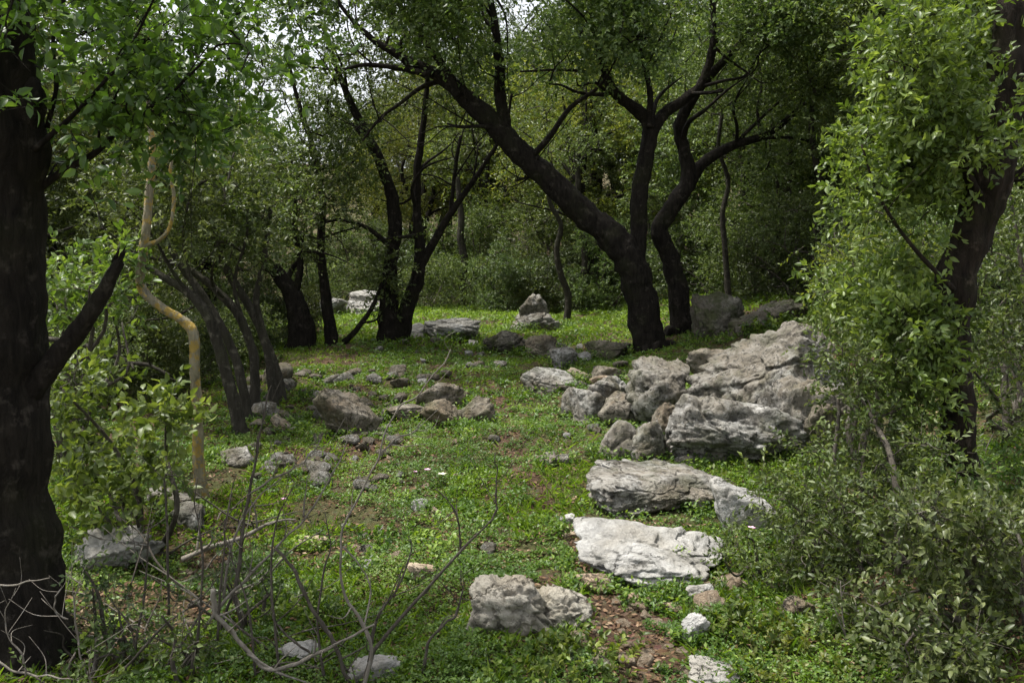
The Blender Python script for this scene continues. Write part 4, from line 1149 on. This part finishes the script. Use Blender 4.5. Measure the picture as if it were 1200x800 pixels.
    tag(obj("grass", mb, M['grass']), "fresh bright green grass at the back of the clearing", "ground cover", kind='stuff')
herbs()
def litter():
    r = np.random.default_rng(62)
    mb = MB()
    for n, y0, y1, L in ((42000, 2.6, 5, 0.026), (30000, 5, 9, 0.034), (16000, 9, 15, 0.05)):
        x, y = ground_points(n, -y1 * 0.72, y1 * 0.72, y0, y1, r)
        d = fbm(np.stack([x * 1.3, y * 1.3, 0 * x + 41], -1), 3)
        thr = -0.22 - 0.8 * np.clip(1.7 - path_dist(x, y), 0, 1) - 0.5 * sstep(-0.1, -1.2, x)
        m = in_view(x, y) & (d > thr)
        x, y = x[m], y[m]
        P = np.stack([x, y, land(x, y) + r.uniform(0.004, 0.02, len(x))], -1)
        a = r.uniform(0, 6.283, len(P))
        ax = np.stack([np.cos(a), np.sin(a), r.normal(size=len(P)) * 0.25], -1)
        nr = unit(np.array((0, 0, 1.0)) + r.normal(size=P.shape) * 0.4)
        s = r.uniform(0.6, 1.2, len(P))
        leaf_mesh(mb, P, ax, nr, L * s, L * s * 0.5, fold=r.uniform(-0.3, 0.4), bend=0.1, r=r)
    tag(obj("fallen_leaves", mb, M['litter']), "dry brown fallen leaves scattered over the soil", "leaf litter", kind='stuff')
litter()

def herb_clump(label, px, py, rad, n, hgt, seed, leaf='herb', L=0.03):
    r = np.random.default_rng(seed)
    g = gnd(px, py)
    root = thing("herb_clump", g, label, "herb")
    lm, sm = MB(), MB()
    o = rand_ball(n, r) * rad
    base = np.stack([g[0] + o[:, 0], g[1] + o[:, 1], land(g[0] + o[:, 0], g[1] + o[:, 1]) - 0.01], -1)
    dirs = unit(np.stack([o[:, 0] * 2.0 / rad, o[:, 1] * 2.0 / rad, np.full(n, 2.0)], -1) + r.normal(size=(n, 3)) * 0.3)
    twig_leaves(lm, base, dirs, r.uniform(0.6, 1.1, n) * hgt, 12, L, L * 0.55, True, 0.9, 1.0, r, sm, 0.0014)
    obj("stalks", sm, M['stalk'], root, g)
    obj("leaves", lm, M[leaf], root, g)
herb_clump("lush green herb clump in front of the pitted cream rock", 690, 780, 0.22, 60, 0.13, 71)
herb_clump("herb clump at the bottom edge left of the lush clump", 590, 795, 0.2, 46, 0.10, 72)
herb_clump("bright herb clump behind the white rock at lower left", 350, 722, 0.2, 50, 0.11, 73)
herb_clump("dark herb clump under the crossing bare twigs", 300, 705, 0.18, 36, 0.12, 74, 'glossy_leaf')
herb_clump("herb clump behind the pitted cream rock's left side", 450, 640, 0.2, 36, 0.10, 75)
herb_clump("yellowish herb clump at the lower edge of the right shrub", 920, 780, 0.22, 50, 0.12, 76, 'yellow_leaf', 0.026)
herb_clump("green herb clump below the rounded brown stone", 880, 740, 0.18, 40, 0.11, 77)
herb_clump("green herb clump growing behind the biggest boulder", 925, 385, 0.5, 70, 0.28, 78, 'herb', 0.06)

# ------------------------------------------------------------------ bare twigs and dead sticks
def bare(name, label, paths, mat='twig', sides=7, cat="bare branch", group=None):
    WS[0] = 0.56
    P0, R0 = px_path(paths[0])
    o = P0[0]
    root = thing(name, o, label, cat, group)
    for k, pts in enumerate(paths):
        mb = MB()
        P, R = px_path(pts)
        kr = np.random.default_rng(len(label) * 13 + k)
        P, R = catmull(P, R, 3)
        P = P + kr.normal(size=P.shape) * 0.003 * np.linspace(0, 1, len(P))[:, None] ** 0.3
        R = R * kr.uniform(0.85, 1.2, len(R)); R = R * np.linspace(1.1, 0.75, len(R))
        tube(mb, P, R, sides, 3, 0.25, freq=60)
        obj("stem" if k == 0 else "side_twig", mb, M[mat], root, o, smooth=True)
        if len(pts) > 3:
            rr = np.random.default_rng(len(label) * 31 + k)
            pp, rad = catmull(P, R, 6)
            for i in rr.choice(np.arange(6, len(pp) - 1), min(6, len(pp) // 5), replace=False):
                l = rr.uniform(0.06, 0.22); dv = unit(pp[min(i + 1, len(pp) - 1)] - pp[i - 1] + rr.normal(size=3) * 0.75 * np.linalg.norm(pp[min(i + 1, len(pp) - 1)] - pp[i - 1]))
                tb = MB()
                tube(tb, [pp[i], pp[i] + dv * l * 0.5 + rr.normal(size=3) * 0.012, pp[i] + dv * l + (0, 0, 0.02) + rr.normal(size=3) * 0.015], [rad[i] * 0.6, rad[i] * 0.4, 0.0008], 5, 4, 0.1)
                obj("side_twig", tb, M[mat], root, o, smooth=True)
    WS[0] = 1.0
    return root
bare("bare_sapling", "long bare twig curving from the bottom edge up to the middle of the clearing", [
    Yp(2.95, [(418, 830, 10), (432, 780, 9), (447, 750, 8), (500, 690, 7), (545, 640, 6), (575, 608, 5), (583, 592, 5), (582, 560, 4), (579, 530, 3)]),
    Yp(2.95, [(432, 775, 7), (442, 725, 6), (470, 680, 5), (481, 645, 4), (478, 628, 2)])], 'twig')
bare("bare_sapling", "pale forked bare twig rising to the brown boulder and beyond", [
    Yp(2.9, [(425, 810, 9), (436, 760, 8), (418, 720, 7), (402, 690, 6), (401, 625, 6), (424, 578, 5), (443, 537, 5), (460, 487, 4), (500, 452, 4), (530, 408, 3)]),
    Yp(2.9, [(444, 536, 4), (462, 515, 4), (485, 505, 3), (496, 492, 2)]), Yp(2.9, [(402, 640, 4), (424, 665, 3), (436, 696, 3)])], 'twig_pale')
bare("bare_sapling", "straight bare twig slanting right above the herbs from the left tangle", [
    Yp(3.15, [(240, 735, 8), (262, 706, 7), (297, 668, 6), (330, 634, 6), (358, 604, 5), (384, 565, 4), (400, 537, 4), (412, 505, 2)]),
    Yp(3.15, [(356, 606, 4), (358, 570, 3), (364, 545, 2)])], 'twig_pale')
bare("bare_sapling", "bare twig arching from the tangle to the right over the tan stone", [
    Yp(3.3, [(290, 580, 3), (318, 562, 4), (340, 552, 4), (362, 535, 4), (378, 515, 3)]),
    Yp(3.3, [(262, 700, 6), (272, 640, 5), (296, 590, 4), (330, 560, 3)])], 'twig_pale')
bare("bare_branch", "thick bent pale branch looping along the bottom left", [
    Yp(2.9, [(250, 690, 10), (253, 718, 10), (272, 740, 10), (292, 766, 10), (316, 784, 10), (350, 776, 9), (400, 752, 8), (440, 730, 6)]),
    Yp(2.9, [(290, 765, 6), (330, 790, 6), (380, 806, 5)])], 'twig_pale')
bare("bare_branch", "dark bare branch crossing down to the bottom edge left of the white rocks", [
    Yp(2.95, [(322, 642, 5), (345, 668, 7), (358, 700, 9), (378, 730, 10), (392, 756, 11), (410, 800, 12)]),
    Yp(2.95, [(318, 690, 4), (322, 725, 5), (345, 752, 6), (370, 770, 6)])], 'twig')
bare("bare_sapling", "tall upright grey stem in the tangle right of the lichened stem", [
    Yp(3.3, [(276, 690, 9), (281, 650, 8), (286, 610, 7), (294, 570, 7), (302, 530, 6), (308, 490, 5), (318, 450, 3)])], 'twig')
bare("bare_sapling", "thin upright stem in front of the left leafy shrub", [
    Yp(3.4, [(198, 720, 6), (197, 660, 5), (195, 600, 5), (193, 560, 4), (206, 556, 2)])], 'twig')
bare("bare_sapling", "thin leaning stem at the right side of the big left trunk", [
    Yp(3.1, [(156, 775, 6), (166, 710, 5), (174, 640, 4), (177, 610, 3)]), Yp(3.1, [(162, 770, 4), (150, 730, 4), (120, 690, 3)])], 'twig')
bare("bare_branch", "dead grey stick lying in the tangle behind the straight twigs", [
    Yp(3.9, [(214, 655, 12), (250, 640, 11), (285, 628, 10), (320, 612, 7), (346, 608, 4)])], 'twig_pale')
bare("bare_sapling", "short bent bare twig left of the pitted cream rock", [
    Yp(3.05, [(494, 806, 8), (498, 778, 7), (502, 752, 6), (520, 732, 6), (536, 716, 6), (542, 690, 4), (540, 668, 3)])], 'twig')
bare("bare_sapling", "small bent bare twig standing in the herbs right of the pink flowers", [
    Yp(3.9, [(540, 648, 5), (538, 618, 4), (530, 594, 4), (512, 573, 3)])], 'twig')
bare("bare_sapling", "pale leafless stem in the right shrub near the bottom", [
    Yp(3.1, [(1008, 800, 5), (996, 762, 5), (986, 720, 4), (984, 680, 3)])], 'twig_pale')
bare("bare_sapling", "dead pale twigs crossing in front of the big left trunk", [
    Yp(2.75, [(-10, 770, 5), (30, 790, 5), (70, 792, 5), (110, 800, 4)]), Yp(2.75, [(110, 806, 4), (94, 765, 4), (88, 715, 4), (92, 680, 2)]),
    Yp(2.75, [(30, 792, 4), (26, 768, 4), (8, 742, 3), (6, 715, 3), (18, 690, 2)]), Yp(2.75, [(-10, 688, 4), (20, 684, 4), (55, 678, 3)]),
    Yp(2.75, [(80, 725, 3), (66, 716, 3), (64, 700, 3), (74, 688, 2)])], 'twig_pale')
for lab, pts in (("thin dark upright twig nearest the lichened stem in the tangle", [(255, 750, 6), (262, 640, 5), (268, 590, 4), (276, 555, 2)]),
                 ("thin twig leaning left at the bottom of the tangle", [(230, 765, 6), (238, 660, 5), (228, 590, 3), (232, 560, 2)]),
                 ("thin bare twig curving up behind the thick bent branch", [(330, 795, 6), (318, 700, 5), (322, 620, 4), (345, 568, 2)]),
                 ("short bare twig rising from the bottom edge under the thick bent branch", [(302, 806, 6), (292, 720, 5), (272, 652, 3), (266, 630, 2)]),
                 ("thin bare twig between the dark crossing branch and the pale forked twig", [(382, 806, 6), (372, 722, 5), (386, 640, 4), (380, 600, 2)]),
                 ("slanting bare twig low in the tangle beside the left trunk", [(140, 790, 6), (190, 735, 5), (236, 700, 4), (270, 655, 2)])):
    bare("bare_sapling", lab, [Yp(2.95, pts)], 'twig')
bare("fallen_branch", "dark fallen branch lying behind the left trunk's stub", [
    Yp(6.5, [(40, 395, 10), (90, 402, 11), (140, 420, 10), (185, 432, 8), (200, 445, 5)])], 'bark_grey')
def tangle():
    r = np.random.default_rng(85)
    for k in range(48):
        x, y = r.uniform(100, 330), r.uniform(610, 800)
        g = gnd(x, y)
        a = r.uniform(0, 6.28); l = r.uniform(0.2, 0.6)
        d = np.array((math.cos(a), math.sin(a) * 0.6, r.uniform(0.05, 0.9)))
        P = [g + (0, 0, 0.01) + d * l * t + r.normal(size=3) * 0.015 for t in (0, 0.33, 0.66, 1.0)]
        mb = MB()
        tube(mb, P, np.array((0.006, 0.005, 0.0035, 0.0015)) * r.uniform(0.6, 1.3), 5, 5, 0.1)
        o = obj("dead_stick", mb, M['twig_pale' if r.random() < 0.5 else 'twig'], None, P[0], smooth=True)
        tag(o, "thin dead stick in the tangle right of the big left trunk", "stick", "dead sticks beside the left trunk")
tangle()

# ------------------------------------------------------------------ flowers
def flower(label, px, py, mat, seed, size=0.016):
    r = np.random.default_rng(seed)
    g = gnd(px, py + 14)
    h = 0.07
    root = thing("wild_flower", g, label, "flower")
    sm, pm = MB(), MB()
    tube(sm, [g, g + (0.004, 0, h * 0.5), g + (0.0, 0, h)], [0.0016, 0.0013, 0.0012], 5, 4, 0)
    a = np.arange(5) * 1.2566 + r.random()
    ax = np.stack([np.cos(a), np.sin(a), np.full(5, 0.8)], -1)
    leaf_mesh(pm, np.repeat((g + (0, 0, h))[None], 5, 0), ax, np.tile((0, 0, 1.0), (5, 1)), size * 1.5, size, True, r=r)
    obj("stalk", sm, M['stalk'], root, g)
    obj("petals", pm, M[mat], root, g)
flower("pale pink wild flower, left one of the pair in mid clearing", 486, 552, 'petal_pink', 1, 0.016)
flower("pink wild flower, right one of the pink pair in mid clearing", 501, 550, 'petal_pink', 2, 0.02)
flower("cream wild flower right of the pink pair in mid clearing", 518, 556, 'petal_cream', 3, 0.024)
flower("pink wild flower at the foot of the rounded white rock", 880, 622, 'petal_pink', 4, 0.018)
flower("faint pink wild flower beside the straight bare twig", 333, 585, 'petal_pink', 5, 0.015)
